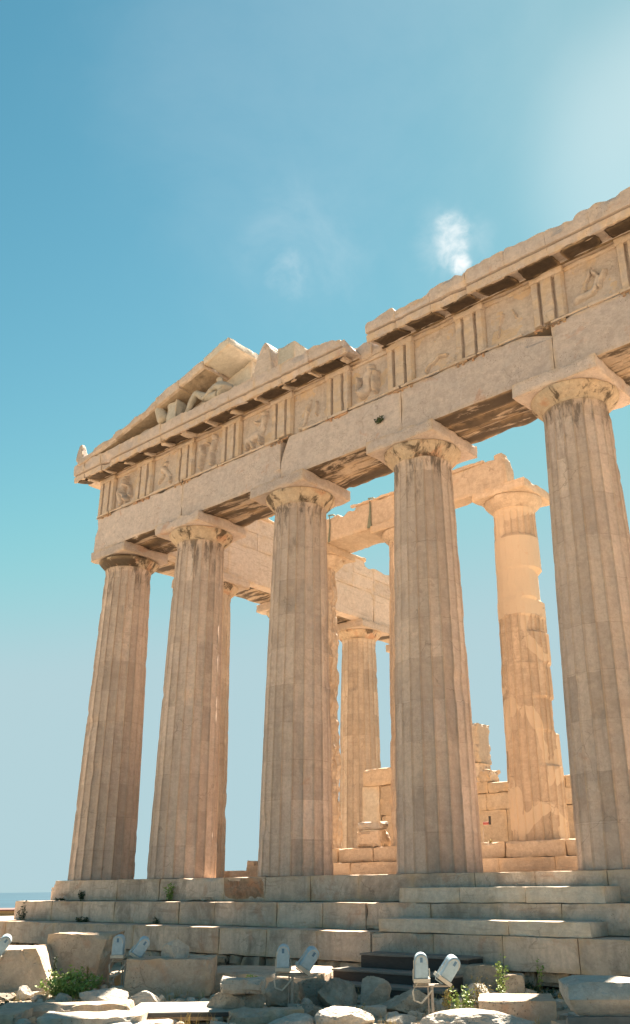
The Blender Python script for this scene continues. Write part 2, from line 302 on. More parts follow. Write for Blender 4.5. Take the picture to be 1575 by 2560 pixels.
def column_mesh(ax, ay, zb, H, r0, r1, seed, chipamt=1.0, nring=None, flute=None, erode=None, nf=20, ns=8):
    """fluted tapering shaft with worn arrises"""
    mb = MB(); nring = nring or int(H / .075); tot = nf * ns; vs = []; fs = []
    for i in range(nring + 1):
        t = i / nring; z = zb + H * t
        rad = r0 + (r1 - r0) * t + .017 * 4 * t * (1 - t)
        fd = .072 * rad / r0
        if flute: fd *= flute(z)
        if t > .985: fd *= max(0, (1 - t) / .015) * .8
        for j in range(tot):
            ph = (j % ns) / ns - .5; th = 2 * math.pi * (j / tot)
            arr = abs(ph) * 2
            prof = math.sqrt(max(0, 1 - (2 * ph) ** 2 * .97)) if True else 0
            rr = rad - fd * prof
            c, s_ = math.cos(th), math.sin(th)
            q = Vector((ax * 1.7 + c * rad, ay * 1.3 + s_ * rad, z + seed * 5.1))
            if arr > .7:
                k = noise.noise(Vector((q.x * 3, q.y * 3, q.z * 2.2))) + .5 * noise.noise(q * 8)
                rr -= chipamt * max(0, k - .18) * .05 * (arr - .7) / .3
            k = noise.noise(Vector((q.x * 1.4, q.y * 1.4, q.z * 1.1)) + Vector((7, 7, 7)))
            if k > .42: rr -= chipamt * (k - .42) * .20
            rr += noise.noise(q * 5) * .004
            if erode: rr = erode(rr, c, s_, z, q)
            vs.append((ax + c * rr, ay + s_ * rr, z))
    for i in range(nring):
        for j in range(tot):
            a = i * tot + j; b = i * tot + (j + 1) % tot; fs.append((a, b, b + tot, a + tot))
    fs.append(tuple(nring * tot + j for j in range(tot)))
    return mb.add(vs, fs)
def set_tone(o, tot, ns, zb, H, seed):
    # patina differs from flute to flute and from drum to drum; faces beside an arris darker
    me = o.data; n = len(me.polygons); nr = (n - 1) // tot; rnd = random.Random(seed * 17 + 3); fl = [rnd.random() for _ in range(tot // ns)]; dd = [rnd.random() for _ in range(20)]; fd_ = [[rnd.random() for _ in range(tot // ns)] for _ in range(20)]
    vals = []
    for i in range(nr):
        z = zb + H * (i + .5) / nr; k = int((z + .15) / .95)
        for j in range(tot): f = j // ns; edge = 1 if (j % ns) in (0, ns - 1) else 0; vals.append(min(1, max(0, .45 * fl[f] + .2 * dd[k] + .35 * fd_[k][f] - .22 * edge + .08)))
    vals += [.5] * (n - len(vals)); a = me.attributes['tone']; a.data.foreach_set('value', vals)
def lathe(mb, ax, ay, prof, seg=96, seed=0, dmg=.03, thr=.25):
    vs = []; fs = []; m = len(prof)
    for i, (r, z) in enumerate(prof):
        for j in range(seg):
            th = 2 * math.pi * j / seg; c, s_ = math.cos(th), math.sin(th); q = Vector((c * r * 1.6 + seed, s_ * r * 1.6, z * 1.6 + seed))
            k = noise.noise(q * 1.3) + .4 * noise.noise(q * 4)
            rr = r - max(0, k - thr) * dmg * 4 + noise.noise(q * 6) * dmg * .15
            vs.append((ax + c * rr, ay + s_ * rr, z))
    for i in range(m - 1):
        for j in range(seg):
            a = i * seg + j; b = i * seg + (j + 1) % seg; fs.append((a, b, b + seg, a + seg))
    fs.append(tuple(range(seg))[::-1]); fs.append(tuple((m - 1) * seg + j for j in range(seg)))
    return mb.add(vs, fs)
def make_column(ax, ay, zb=0., H=10.43, r0=.953, r1=.745, seed=1, mats=('shaft', 'capital', 'capital'), chip=1.0, cap_dmg=.02, flute=None, erode=None, ahalf=1.03, ahs=.345, thr=.30, achip=.035):
    zt = zb + H; zcap = zt - ahs - .36
    mbc = column_mesh(ax, ay, zb, zcap - zb, r0, r1, seed, chip, flute=flute, erode=erode)
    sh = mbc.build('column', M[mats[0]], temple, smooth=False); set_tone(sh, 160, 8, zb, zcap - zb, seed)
    k = ahalf / 1.03
    pr = [(r1 * .985, zcap - .002), (r1 * 1.0, zcap + .02), (r1 + .012, zcap + .03), (r1 + .012, zcap + .045), (r1 + .022, zcap + .05), (r1 + .022, zcap + .065), (r1 + .04, zcap + .07), (r1 + .07, zcap + .10), (r1 + .13, zcap + .16), (r1 + .185, zcap + .22), (r1 + .235, zcap + .28), (.985 * k, zcap + .325), (.995 * k, zcap + .345), (.98 * k, zcap + .358)]
    lathe(MB(), ax, ay, pr, seed=seed * 3.3, dmg=cap_dmg, thr=thr).build('echinus', M[mats[1]], sh, smooth=True)
    block(MB(), ax - ahalf, ax + ahalf, ay - ahalf, ay + ahalf, zt - ahs, zt - .004, cell=.085, chip=achip, amp=.008, seed=seed + 50).build('abacus', M[mats[2]], sh)
    return sh
for i, x in enumerate(CX):
    c = make_column(x, 0, seed=i + 1, chip=1.0, cap_dmg=(.035, .02, .015, .02, .02, .02)[i], mats=('shaft', 'capdark' if i == 0 else 'capital', 'beam'), r0=.975 if i == 0 else .953, r1=.755 if i == 0 else .745, ahalf=.93 if i == 0 else 1.03)
tag(temple.children[0], 'corner column with a black stained capital')
# flank row, seen from inside
for i, y in enumerate((3.69, 7.985, 12.28, 16.575)):
    make_column(0, y, seed=20 + i, chip=1.2, mats=('honeycol2', 'capital', 'flank'), cap_dmg=.035, r0=.945)
# low broken stub further down the flank
def stub_er(rr, c, s_, z, q): return rr - max(0, noise.noise(q * .9) - .1) * .25 - max(0, z - 4.5) * .02 * (1 + c)
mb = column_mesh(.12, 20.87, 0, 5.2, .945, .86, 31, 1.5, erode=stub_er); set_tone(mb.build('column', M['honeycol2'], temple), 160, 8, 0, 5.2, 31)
block(MB(), -.55, .80, 20.3, 21.5, 5.2, 7.15, cell=.15, chip=.12, seed=31).build('column', M['honeycol2'], temple)

# --- front architrave: one block per bay, three beams thick
def arch_carve(i):
    def f(p):
        x, y, z = p
        if i == 2 and x < 8.5:     # V-shaped notch at the joint over the third column
            if y < -.2 and z > 10.95: p[0] = x + max(0, .33 * min(1, (z - 10.95) / .75)) * max(0, 1 - (x - 7.985) / .45)
        if i == 3 and x > 15.9 and y < -.3 and z > 11.35:
            p[2] = z - .36 * min(1, (x - 15.9) / .7) * (z - 11.35) / .35 * .8; p[1] = y + .05
        if i == 0 and x < -.7: p[0] = x + max(0, noise.noise(Vector((0, y * 1.5, z * 1.6 + 3)))) * .22
        if i == 1 and x > 7.7 and z < 10.75 and y < -.5: p[1] = y + .12 * (x - 7.7) / .28
        return p
    return f
ax_ = [-.885] + CX[1:]
for i in range(5):
    x0, x1 = ax_[i], ax_[i + 1]
    mb = MB(); cv = arch_carve(i)
    block(mb, x0 + .004, x1 - .004, -.865, -.292, 10.43, 11.695, cell=.09, chip=.022, seed=60 + i, carve=cv)
    block(mb, x0 + .01, x1 - .01, -.285, .285, 10.44, 11.695, cell=.2, chip=.03, seed=70 + i)
    block(mb, x0 + .01, x1 - .01, .292, .885, 10.432, 11.695, cell=.16, chip=.05, seed=80 + i)
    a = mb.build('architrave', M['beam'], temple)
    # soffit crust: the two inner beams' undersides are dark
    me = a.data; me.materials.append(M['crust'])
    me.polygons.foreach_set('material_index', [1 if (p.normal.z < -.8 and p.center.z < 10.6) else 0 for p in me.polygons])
    # taenia, worn away in places
    rnd = random.Random(90 + i); x = x0 + .02
    t = MB()
    while x < x1 - .05:
        L = min(rnd.uniform(.5, 1.3), x1 - .02 - x)
        if not (i == 2 and x < 8.3) and not (i == 3 and x > 15.7): block(t, x, x + L, -.915 + rnd.choice((0, .0, .012)), -.86, 11.70, 11.778, cell=.06, chip=.022, seed=rnd.random() * 90)
        x += L + .004
    t.build('taenia', M['frieze'], a)

# --- frieze
TRI = [-.455, 1.617] + [3.69 + 2.1475 * k for k in range(0, 9)]
fr = MB(); block(fr, -.80, 11.75, -.66, .885, 11.782, 13.0, cell=.4, chip=.03, seed=101)
block(fr, 11.76, 20.85, -.66, .885, 11.782, 13.12, cell=.4, chip=.03, seed=102); FR = fr.build('frieze', M['frieze'], temple)
fr = MB(); block(fr, -.80, 10.9, -.6, .885, 13.0, 13.14, cell=.3, chip=.05, seed=103); fr.build('frieze_backing', M['frieze'], FR)
def triglyph(xc, seed):
    w = .845; h = w / 2; mb = MB()
    # plan profile of the front: half glyph, bar, glyph, bar, glyph, bar, half glyph
    u = w / 12.; d = .085
    prof = [(-h, -.80), (-h + u * .9, -.885), (-h + u * 2.7, -.885), (-h + u * 3.6, -.79), (-h + u * 4.5, -.885), (-h + u * 7.5 - u * .0, -.885), (-h + u * 8.4, -.79), (-h + u * 9.3, -.885), (-h + u * 11.1, -.885), (h, -.80)]
    prof = [(-h, -.80), (-h + .045, -.885), (-h + .19, -.885), (-h + .205, -.77), (-h + .275, -.77), (-h + .29, -.885), (h - .29, -.885), (h - .275, -.77), (h - .205, -.77), (h - .19, -.885), (h - .045, -.885), (h, -.80)]
    full = prof + [(h, -.66), (-h, -.66)]
    nz = 14; vs = []; fs = []; m = len(full)
    for i in range(nz + 1):
        z = 11.785 + (12.955 - 11.785) * i / nz
        for (x, y) in full:
            q = Vector((xc + x, y, z)); k = noise.noise(q * 2.6 + Vector((seed, 0, 0)))
            yy = y + (max(0, k - .25) * .16 if y < -.83 else 0)
            vs.append((xc + x + noise.noise(q * 5) * .008, yy + noise.noise(q * 7) * .006, z))
    for i in range(nz):
        for j in range(m):
            a = i * m + j; b = i * m + (j + 1) % m; fs.append((a, b, b + m, a + m))
    fs.append(tuple(range(m))[::-1]); fs.append(tuple(nz * m + j for j in range(m)))
    mb.add(vs, fs)
    block(mb, xc - h - .006, xc + h + .006, -.897, -.67, 12.957, 13.125, cell=.07, chip=.025, seed=seed)
    return mb.build('triglyph', M['frieze'], FR)
for k, x in enumerate(TRI):
    triglyph(x, k * 1.7)
    rnd = random.Random(200 + k); x0 = x - .42; n_r = 0
    while x0 < x + .36:
        L = min(rnd.uniform(.18, .5), x + .42 - x0)
        if rnd.random() < .7 or not n_r:
            rg = MB(); z_ = 11.635 + rnd.uniform(-.015, .03); n_r += 1
            block(rg, x0, x0 + L - .004, -.905, -.862, z_, 11.697, cell=.045, chip=.03, seed=rnd.random() * 50)
            for g in range(6):
                gx_ = x - .36 + g * .145
                if x0 + .04 < gx_ < x0 + L - .04 and rnd.random() < .7: tube(rg, [(gx_, -.885, z_ + .01), (gx_, -.885, 11.60)], [.028, .034], 8)
            rg.build('regula', M['redmark'], FR)
        x0 += L
# metopes: worn figures in relief
def capd(p, a, b, r):
    ax, az = a; bx, bz = b; px, pz = p
    dx, dz = bx - ax, bz - az; L = dx * dx + dz * dz; t = max(0, min(1, ((px - ax) * dx + (pz - az) * dz) / L)) if L else 0
    d = math.hypot(px - ax - dx * t, pz - az - dz * t); return r - d
FIG = [  # strokes (from, to, radius) in metres inside a panel 1.27 wide and 1.2 high
 [((.35, .15), (.45, .55), .09), ((.45, .55), (.55, .9), .12), ((.6, 1.02), (.6, 1.04), .10), ((.5, .8), (.85, .65), .05), ((.85, .65), (.95, .3), .06), ((.5, .45), (.75, .2), .08)],
 [((.5, .75), (.85, .45), .10), ((.85, .5), (.95, .2), .05), ((.3, .3), (.55, .5), .05), ((.62, .9), (.64, .92), .08)],
 [((.3, .2), (.4, .6), .07), ((.4, .6), (.35, .9), .09), ((.85, .15), (.8, .55), .08), ((.8, .55), (.9, .9), .10), ((.9, 1.02), (.9, 1.03), .09), ((.75, .85), (.5, .95), .04)],
 [((.3, .35), (.8, .5), .14), ((.8, .5), (.95, .9), .12), ((.95, 1.03), (.95, 1.04), .08), ((.3, .35), (.25, .1), .05), ((.45, .35), (.5, .1), .05), ((.75, .45), (.85, .15), .06), ((.9, .8), (.55, .9), .05)],
 [((.3, .1), (.5, .5), .09), ((.5, .5), (.6, .8), .06), ((.9, .3), (.85, .7), .04)],
 [((.45, .3), (.7, .8), .16), ((.7, .95), (.72, .97), .11), ((.85, .2), (.9, .75), .07), ((.3, .8), (.35, .3), .04)],
 [((.35, .15), (.5, .3), .04), ((.5, .3), (.75, .45), .05), ((.75, .45), (.95, .4), .04)],
 [((.3, .25), (.35, .55), .03), ((.35, .55), (.5, .8), .03), ((.7, .85), (.8, .6), .03)],
 [((.25, .3), (.6, .35), .10), ((.6, .35), (.8, .6), .09), ((.8, .6), (.7, .85), .05), ((.8, .4), (.95, .75), .05), ((.45, .5), (.65, .95), .04)],
 [((.4, .2), (.5, .7), .08), ((.5, .7), (.8, .9), .06)]]
FH = [.22, .10, .17, .16, .11, .22, .10, .09, .13, .10]
for k in range(len(TRI) - 1):
    x0 = TRI[k] + .4225; x1 = TRI[k + 1] - .4225; wd = x1 - x0; vs = []; fs = []; nx, nz = 64, 60
    fg = FIG[k % 10]; sx = wd / 1.27
    for i in range(nz + 1):
        for j in range(nx + 1):
            u_ = wd * j / nx; v_ = 1.22 * i / nz; q = Vector((x0 + u_, 0, v_)) 
            jx = u_ / sx + noise.noise(q * 4) * .05; jz = v_ + noise.noise(q * 4 + Vector((9, 0, 0))) * .05
            h = max(capd((jx, jz), a, b, r) / r for a, b, r in fg); h = 0 if h < 0 else math.sqrt(1 - (1 - min(1, h)) ** 2)
            h *= FH[k] * (1 + .8 * noise.noise(q * 3 + Vector((k, 0, 0)))); h += noise.noise(q * 2.2 + Vector((0, k, 0))) * .012 + noise.noise(q * 9) * .004
            vs.append((x0 + u_, -.745 - h, 11.785 + v_))
    for i in range(nz):
        for j in range(nx): a = i * (nx + 1) + j; fs.append((a, a + 1, a + nx + 2, a + nx + 1))
    mb = MB(); mb.add(vs, fs)
    k0 = len(mb.v); sbox(mb, x0, x1, -.742, -.64, 11.785, 13.0)
    block(mb, x0 + .002, x1 - .002, -.80, -.67, 13.006, 13.12, cell=.08, chip=.02, seed=k + 140)
    mb.build('metope', M['frieze'], FR, smooth=False)

# --- cornice (geison) blocks with their mutules
TOPS = {}   # measured top heights along x
tl = [(-1.6, 13.69), (.4, 13.66), (8.5, 13.66), (9.1, 13.70), (9.9, 13.69), (10.5, 13.62), (10.85, 13.50), (11.02, 13.25), (11.03, 13.2), (11.66, 13.40), (11.72, 13.60), (12.6, 13.67), (12.68, 13.53), (13.72, 13.58), (13.8, 13.67), (14.49, 13.74), (14.79, 13.56), (14.84, 13.73), (15.9, 13.74), (16.99, 13.69), (17.09, 13.73), (17.72, 13.62), (17.78, 13.73), (18.1, 13.68), (18.2, 13.76), (18.7, 13.70), (19.1, 13.74), (21, 13.7)]
def topz(x):
    for (a, za), (b, zb) in zip(tl, tl[1:]):
        if a <= x <= b: return za + (zb - za) * (x - a) / (b - a)
    return 13.7
def gei(x0, x1, seed, corner=False):
    mb = MB()
    prof = [(.30, 13.145), (-.885, 13.145), (-.93, 13.165), (-.94, 13.215), (-1.40, 13.115), (-1.425, 13.045), (-1.50, 13.045), (-1.515, 13.235), (-1.42, 13.25), (-1.42, 13.285), (-1.545, 13.295), (-1.56, 13.42), (-1.565, 13.56), (-1.56, 13.68), (-1.2, 13.685), (-.4, 13.68), (.30, 13.67)]
    def dm(x, y, z, xo):
        q = Vector((x, y, z)); tz = topz(xo)
        if z > 13.5: z = z + (tz - 13.69) + (noise.noise(Vector((x * 1.3, 2, seed * 3))) * .05 + noise.noise(Vector((x * 4.6, y * 2, 3))) * .03 - max(0, noise.noise(Vector((x * 7, y, 9)))) * .05)
        if z < 13.1 and y < -1.2:
            k = noise.noise(Vector((x * 2.4, 1, seed))) + .5 * noise.noise(Vector((x * 7, 1, seed)))
            z += max(0, k) * .09; y += max(0, k) * .06
        k = noise.noise(q * 1.7 + Vector((0, 0, seed)))
        if y < -1.4 and k > .3: y += (k - .3) * .25
        return (x, y, z)
    extrude_x(mb, prof, x0 + .003, x1 - .003, .07, .008, seed, dm)
    return mb
edges = [-1.55, -.95, .02, 1.08, 2.15, 3.22, 4.30, 5.37, 6.44, 7.52, 8.59, 9.66, 10.98, 0, 11.70, 12.68, 13.75, 14.82, 15.90, 16.98, 18.05, 19.13, 20.2, 20.85]
k = 0; blocks = []
for a, b in zip(edges, edges[1:]):
    if b == 0 or a == 0: continue
    blocks.append((a, b))
for (a, b) in blocks:
    k += 1; cb = gei(a, b, k * .77)
    if a < -1.5: block(cb, -1.545, -.9, -.3, 1.2, 13.12, 13.68, cell=.15, chip=.05, seed=9)
    o = cb.build('cornice_block', M['beam'], temple)
    # mutules whose centre falls in this block
    for j in range(-1, 21):
        xc = -.455 + (1.036 if j < 4 else 1.07375) * j if j < 4 else 3.69 + 1.07375 * (j - 4)
        if not (a <= xc < b): continue
        xa, xb = max(xc - .44, a - .1 if a > -1.5 else a + .1), xc + .44
        if b == 10.98: xb = min(xb, 10.9)
        mu = MB(); rnd = random.Random(j + 300)
        sl_ = lambda y: 13.215 - (.1 / .46) * (-.94 - y)
        vs = []
        block(mu, xa, xb, -1.468, -.905, 0, .05, cell=.055, chip=.05, amp=.026, seed=j)
        mu.v = [(x, y, sl_(y) - .078 + z) for (x, y, z) in mu.v]
        for gx in range(6):
            for gy in range(3):
                if rnd.random() < .0:
                    px_, py_ = xa + .07 + gx * (xb - xa - .14) / 5, -1.31 + gy * .14
                    tube(mu, [(px_, py_, sl_(py_) - .05), (px_, py_, sl_(py_) - .085)], [.028, .034], 7)
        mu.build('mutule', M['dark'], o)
        # worn bracket left between two mutules
        br = MB(); xm = xc + .537
        if xm < b + .1 and not (10.8 < xm < 11.8):
            block(br, xm - .09 - rnd.random() * .05, xm + .06 + rnd.random() * .06, -1.44 + rnd.random() * .12, -.93, 0, .13, cell=.045, chip=.10, amp=.035, seed=j + 40)
            br.v = [(x + (.10 * (y + 1.2)), y, sl_(y) - .125 + z - .03 * math.sin(y * 5)) for (x, y, z) in br.v]
            br.build('bracket', M['frieze'], o)
# soffit strip above the frieze is dark between mutules too: a thin bed band
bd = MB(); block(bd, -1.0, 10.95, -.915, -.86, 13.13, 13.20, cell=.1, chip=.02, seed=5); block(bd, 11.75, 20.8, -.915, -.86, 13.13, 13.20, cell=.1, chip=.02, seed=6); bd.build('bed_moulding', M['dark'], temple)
# backing blocks exposed in the gap of the cornice
gb = MB(); block(gb, 10.62, 11.35, -.86, .2, 13.12, 13.64, cell=.09, chip=.12, seed=111); block(gb, 11.2, 12.0, -.80, .2, 13.13, 13.48, cell=.09, chip=.10, seed=112)
gb.build('cornice_backing', M['frieze'], temple)
bk = MB(); block(bk, -.85, 6.4, -.2, .86, 13.15, 13.6, cell=.35, chip=.05, seed=114); block(bk, 12.0, 20.85, .305, .87, 13.13, 13.6, cell=.35, chip=.06, seed=113); bk.build('cornice_backing', M['frieze'], temple)

# --- pediment
RAKE = [(-1.42, 13.82, .84, 14.15, .26), (.80, 14.18, 2.92, 14.62, .26), (2.90, 14.70, 4.00, 14.98, .36), (4.00, 14.97, 5.16, 15.23, .32), (5.16, 15.28, 6.32, 15.58, .30)]
for k, (xa, za, xb, zb, th) in enumerate(RAKE):
    an = math.atan2(zb - za, xb - xa); L = math.hypot(xb - xa, zb - za)
    xf = Matrix.Translation((xa, 0, za)) @ Matrix.Rotation(-an, 4, 'Y')
    mb = MB()
    block(mb, .003, L - .003, -1.60, .30 if k == 4 else -.2, -th, 0, cell=.10, chip=.035 if k > 1 else .07, amp=.012, seed=k + 120, xf=xf)
    o = mb.build('raking_cornice', M['newmarble'] if k == 4 else M['frieze'], temple)
    if k < 4: o.data.materials.append(M['rakeshade']); o.data.polygons.foreach_set('material_index', [1 if (p.normal.z < -.8 and p.center.y > -1.5) else 0 for p in o.data.polygons])  # undersides carry their shade in the colour
def tcarve(p):
    x, y, z = p; t = 14.60 + (x - .8) * .232 - .45 if x < 2.9 else 14.70 + (x - 2.9) * .245 - .40
    if z > 13.8: p[2] = 13.69 + (z - 13.69) * (t - 13.69) / (15.1 - 13.69)
    return p
for k, (xa, xb) in enumerate(((.3, 2.4), (2.41, 4.5), (4.51, 6.38))):
    mb = MB(); block(mb, xa, xb, -.62, -.25, 13.69, 15.1, cell=.12, chip=.02, amp=.006, seed=k + 130, carve=tcarve)
    mb.build('tympanum', M['newmarble'] if k == 2 else M['frieze'], temple)
def peak(p):
    x, y, z = p
    if z > 13.8:
        s = (z - 13.69) / 1.1; p[2] = 13.69 + s * (1.12 - 1.0 * abs(x - 7.82) ** 1.3 / .62 * .75); p[0] = 7.75 + (x - 7.75) * (1 - .35 * s)
    return p
mb = MB(); block(mb, 7.25, 8.12, -1.45, -.75, 13.69, 14.79, cell=.08, chip=.08, amp=.025, seed=150, carve=peak); mb.build('broken_tympanum', M['frieze'], temple)
mb = MB(); block(mb, 6.75, 7.35, -1.0, -.3, 13.69, 14.38, cell=.09, chip=.10, amp=.03, seed=151); mb.build('broken_tympanum', M['frieze'], temple)
mb = MB(); block(mb, 8.2, 8.88, -1.30, -.62, 13.69, 14.40, cell=.08, chip=.03, amp=.01, seed=152, carve=lambda p: [p[0], p[1], p[2] + (.06 - .3 * (p[0] - 8.2) * 0) * (p[2] > 14)]); mb.build('broken_tympanum', M['newmarble'], temple)
def spike(p):
    x, y, z = p; s = (z - 13.85) / .75
    p[0] = -1.36 + (x + 1.36) * (1 - .7 * s) - .10 * s; p[1] = -1.42 + (y + 1.42) * (1 - .6 * s); return p
mb = MB(); block(mb, -1.52, -1.08, -1.56, -1.25, 13.80, 14.50, cell=.06, chip=.05, amp=.02, seed=153, carve=spike); mb.build('broken_ornament', M['frieze'], temple)

# --- crepidoma: three steps, each a row of blocks in front of a core
STEPS = [(-1.01, -.55, -.003, M['step'], [2.19, 4.0, 6.51, 7.95, 9.4, 10.83, 12.28, 13.81, 15.14, 16.6, 18.0, 19.5, 21]),
         (-1.71, -1.06, -.55, M['step'], [.2, 1.67, 3.1, 4.53, 5.7, 6.98, 9.03, 10.4, 11.58, 13.2, 14.7, 16.0, 17.5, 19, 21]),
         (-2.41, -1.60, -1.06, M['step'], [-.9, 1.49, 3.2, 4.9, 6.55, 7.95, 9.43, 10.87, 12.26, 13.74, 15.19, 16.61, 18.1, 19.6, 21])]
for k, (e, z0, z1, mt, js) in enumerate(STEPS):
    mb = MB(); xs = [e] + js
    for j, (a, b) in enumerate(zip(xs, xs[1:])):
        rnd = random.Random(k * 50 + j); gap = .002 + (.012 if rnd.random() < .12 else 0)
        cv = None
        if k == 0 and j == 0: cv = lambda p: [p[0] + (.11 if (p[0] < -.85 and p[2] > -.12) else 0), p[1], p[2] - (.10 if p[0] < -.92 and p[2] > -.1 else 0)]
        if k == 0 and 12.28 <= a + .01 and b <= 16.65:  zt = z1
        block(mb, a + gap, b - .003, e + rnd.uniform(0, .012), e + .95, z0 + .002, z1 + rnd.uniform(-.008, .0), cell=.085, chip=.014 + .035 * (rnd.random() < .15), amp=.004, seed=k * 40 + j, carve=cv)
    if k == 2:
        block(mb, e + .012, -1.73, e + .96, .6, z0 + .003, z1 - .008, cell=.15, chip=.04, seed=4); block(mb, -1.72, 21, e + .96, 30, z0 + .003, z1 - .006, cell=3, chip=0, amp=0, seed=3)
    else: block(mb, e + .012, 21, e + .96, 30, z0 + .003, z1 - .006, cell=3, chip=0, amp=0, seed=3)
    o = mb.build('step', mt, temple)
fd = MB(); rnd = random.Random(7); x = -2.6
while x < 20:
    L = rnd.uniform(.25, .75)
    for zz in (-1.84, -2.1): block(fd, x, x + L - .02, -2.33 + rnd.uniform(-.1, .06), -1.6, zz + rnd.uniform(-.01, .02), zz + .235, cell=.08, chip=.09, amp=.03, seed=rnd.random() * 90)
    x += L
fd.build('foundation', M['rubble'], temple)
# brown replacement patch in the top step
mb = MB(); block(mb, 6.5, 7.93, -1.016, -.9, -.50, -.02, cell=.1, chip=.03, seed=160); mb.build('step_repair', M['redmark'], temple)
# parapet-like slab on the far flank and a broken base
mb = MB(); block(mb, -.4, .5, 4.7, 6.9, .0, .285, cell=.12, chip=.03, seed=161); mb.build('flank_slab', M['flank'], temple)
mb = MB(); block(mb, .2, .62, 5.75, 6.2, .285, .62, cell=.06, chip=.10, amp=.03, seed=162); mb.build('broken_base', M['honeycol2'], temple)

# --- flank entablature (inner face visible)
def fl_carve(p):
    x, y, z = p
    t = 13.25 if y < 11.6 else 12.93 + noise.noise(Vector((1, y * 1.8, 0))) * .12 - max(0, y - 13.4) * .25
    if y < 11.6: t += -max(0, noise.noise(Vector((3, y * 2.2, 0)))) * .12
    if z > 12.6: p[2] = 12.6 + (z - 12.6) * (t - 12.6) / (13.25 - 12.6)
    return p
fy = [.89, 3.69, 7.985, 12.28, 16.9]
for i in range(4):
    mb = MB(); block(mb, .30, .885, fy[i] + .004, fy[i + 1] - .004, 10.43, 11.775, cell=.13, chip=.015, seed=170 + i)
    block(mb, -.885, .295, fy[i] + .004, fy[i + 1] - .004, 10.44, 11.775, cell=.25, chip=.04, seed=175 + i)
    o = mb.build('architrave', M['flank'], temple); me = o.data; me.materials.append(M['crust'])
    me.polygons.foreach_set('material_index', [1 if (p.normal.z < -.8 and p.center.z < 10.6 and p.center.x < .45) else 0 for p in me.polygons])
    mb = MB(); w = 1.45; y = fy[i]; kk = 0
    while y < fy[i + 1] - .1:
        y2 = min(y + w, fy[i + 1]); 
        block(mb, -.80, .87 + .012 * (kk % 2), y + .003, y2 - .003, 11.78, 12.45, cell=.16, chip=.006, amp=.003, seed=180 + i * 5 + kk)
        block(mb, -.80, .875 + .01 * ((kk + 1) % 2), y + .003, y2 - .003, 12.452, 13.25, cell=.12, chip=.012, amp=.004, seed=190 + i * 5 + kk, carve=fl_carve)
        y = y2; kk += 1
    mb.build('frieze_backing', M['flank'], o)
mb = MB(); block(mb, .3, .98, .9, 11.75, 13.12, 13.27, cell=.10, chip=.05, amp=.012, seed=201, carve=lambda p: [p[0] - max(0, noise.noise(Vector((p[1] * 1.9, 2, 1)))) * .18 * (p[0] > .6), p[1], p[2]]); mb.build('crowning_course', M['honey'], temple)

# --- pronaos: two-stepped platform, columns, architrave
pf = MB(); x = 2.7; rnd = random.Random(11)
while x < 21:
    L = rnd.uniform(1.2, 2.0); block(pf, x, x + L - .006, 4.05 + rnd.uniform(0, .02), 5.0, .392, .80, cell=.09, chip=.045, seed=rnd.random() * 90); x += L
block(pf, 2.72, 21, 5.0, 7.5, .39, .795, cell=2, chip=0, amp=0)
o = pf.build('porch_platform', M['honey'], temple)
pf = MB(); x = 2.35
while x < 21:
    L = rnd.uniform(1.0, 1.9); block(pf, x, x + L - .006, 3.70 + rnd.uniform(0, .02), 4.9, 0.0, .388, cell=.09, chip=.03, seed=rnd.random() * 90); x += L
block(pf, 2.37, 21, 4.9, 30, .0, .385, cell=3, chip=0, amp=0)
pf.build('porch_step', M['honey'], o)
def er1(rr, c, s_, z, q):   # right side torn off
    k = (c * .8 - s_ * .1)
    if k > .1: rr -= (k - .1) * (.02 + .26 * max(0, .5 + noise.noise(q * 1.9)) + .08 * noise.noise(q * 6))
    return rr - (.09 * max(0, noise.noise(q * 2.3)) + .025 * noise.noise(q * 7)) * (k > -.3)
def er3(rr, c, s_, z, q):
    k = c * .9 + s_ * .2
    if z < 8.3: 
        dr = math.floor((z + .1) / .93); rr += (noise.noise(Vector((dr * 3.3, 1.1, 4))) * .05)
        if k > .2: rr -= max(0, noise.noise(Vector((q.x * .7, q.y * .7, dr * 1.7)))) * .45 * (k - .2)
    return rr
make_column(4.17, 5.1, zb=.80, H=10.03, r0=.77, r1=.62, seed=41, mats=('honeycol2', 'honey', 'honey'), ahalf=.90, ahs=.29, erode=er1, cap_dmg=.10, chip=2)
make_column(8.05, 5.1, zb=.80, H=10.03, r0=.80, r1=.635, seed=42, mats=('honeycol2', 'honey', 'honey'), ahalf=.90, ahs=.29, cap_dmg=.03, chip=2)
make_column(12.02, 5.1, zb=.80, H=10.03, r0=.79, r1=.63, seed=43, mats=('honeycol', 'honey', 'honey'), ahalf=.90, ahs=.29, erode=er3, cap_dmg=.04, thr=.35, flute=lambda z: .18 if 6.85 < z < 9.35 else 1.15, chip=.8)
def pa1(p):
    x, y, z = p
    if x < 6.4 and z > 11.5: p[2] = z - max(0, .12 + .25 * noise.noise(Vector((x * 2.5, 0, 4)))) * (z - 11.5) / .37
    return p
def pa2(p):
    x, y, z = p
    if x > 12.05 and z > 11.4: p[0] = x - (z - 11.4) * .12
    return p
mb = MB(); block(mb, 3.9, 8.03, 4.42, 5.78, 10.835, 11.86, cell=.10, chip=.06, seed=210, carve=pa1); o = mb.build('porch_architrave', M['honey'], temple)
mb = MB(); block(mb, 8.04, 12.24, 4.42, 4.90, 10.835, 11.84, cell=.10, chip=.05, seed=211, carve=pa2); o2 = mb.build('porch_architrave', M['honey'], temple)
mb = MB(); block(mb, 6.2, 8.03, 4.36, 4.5, 11.80, 11.89, cell=.06, chip=.04, seed=212); mb.build('taenia', M['honey'], o)
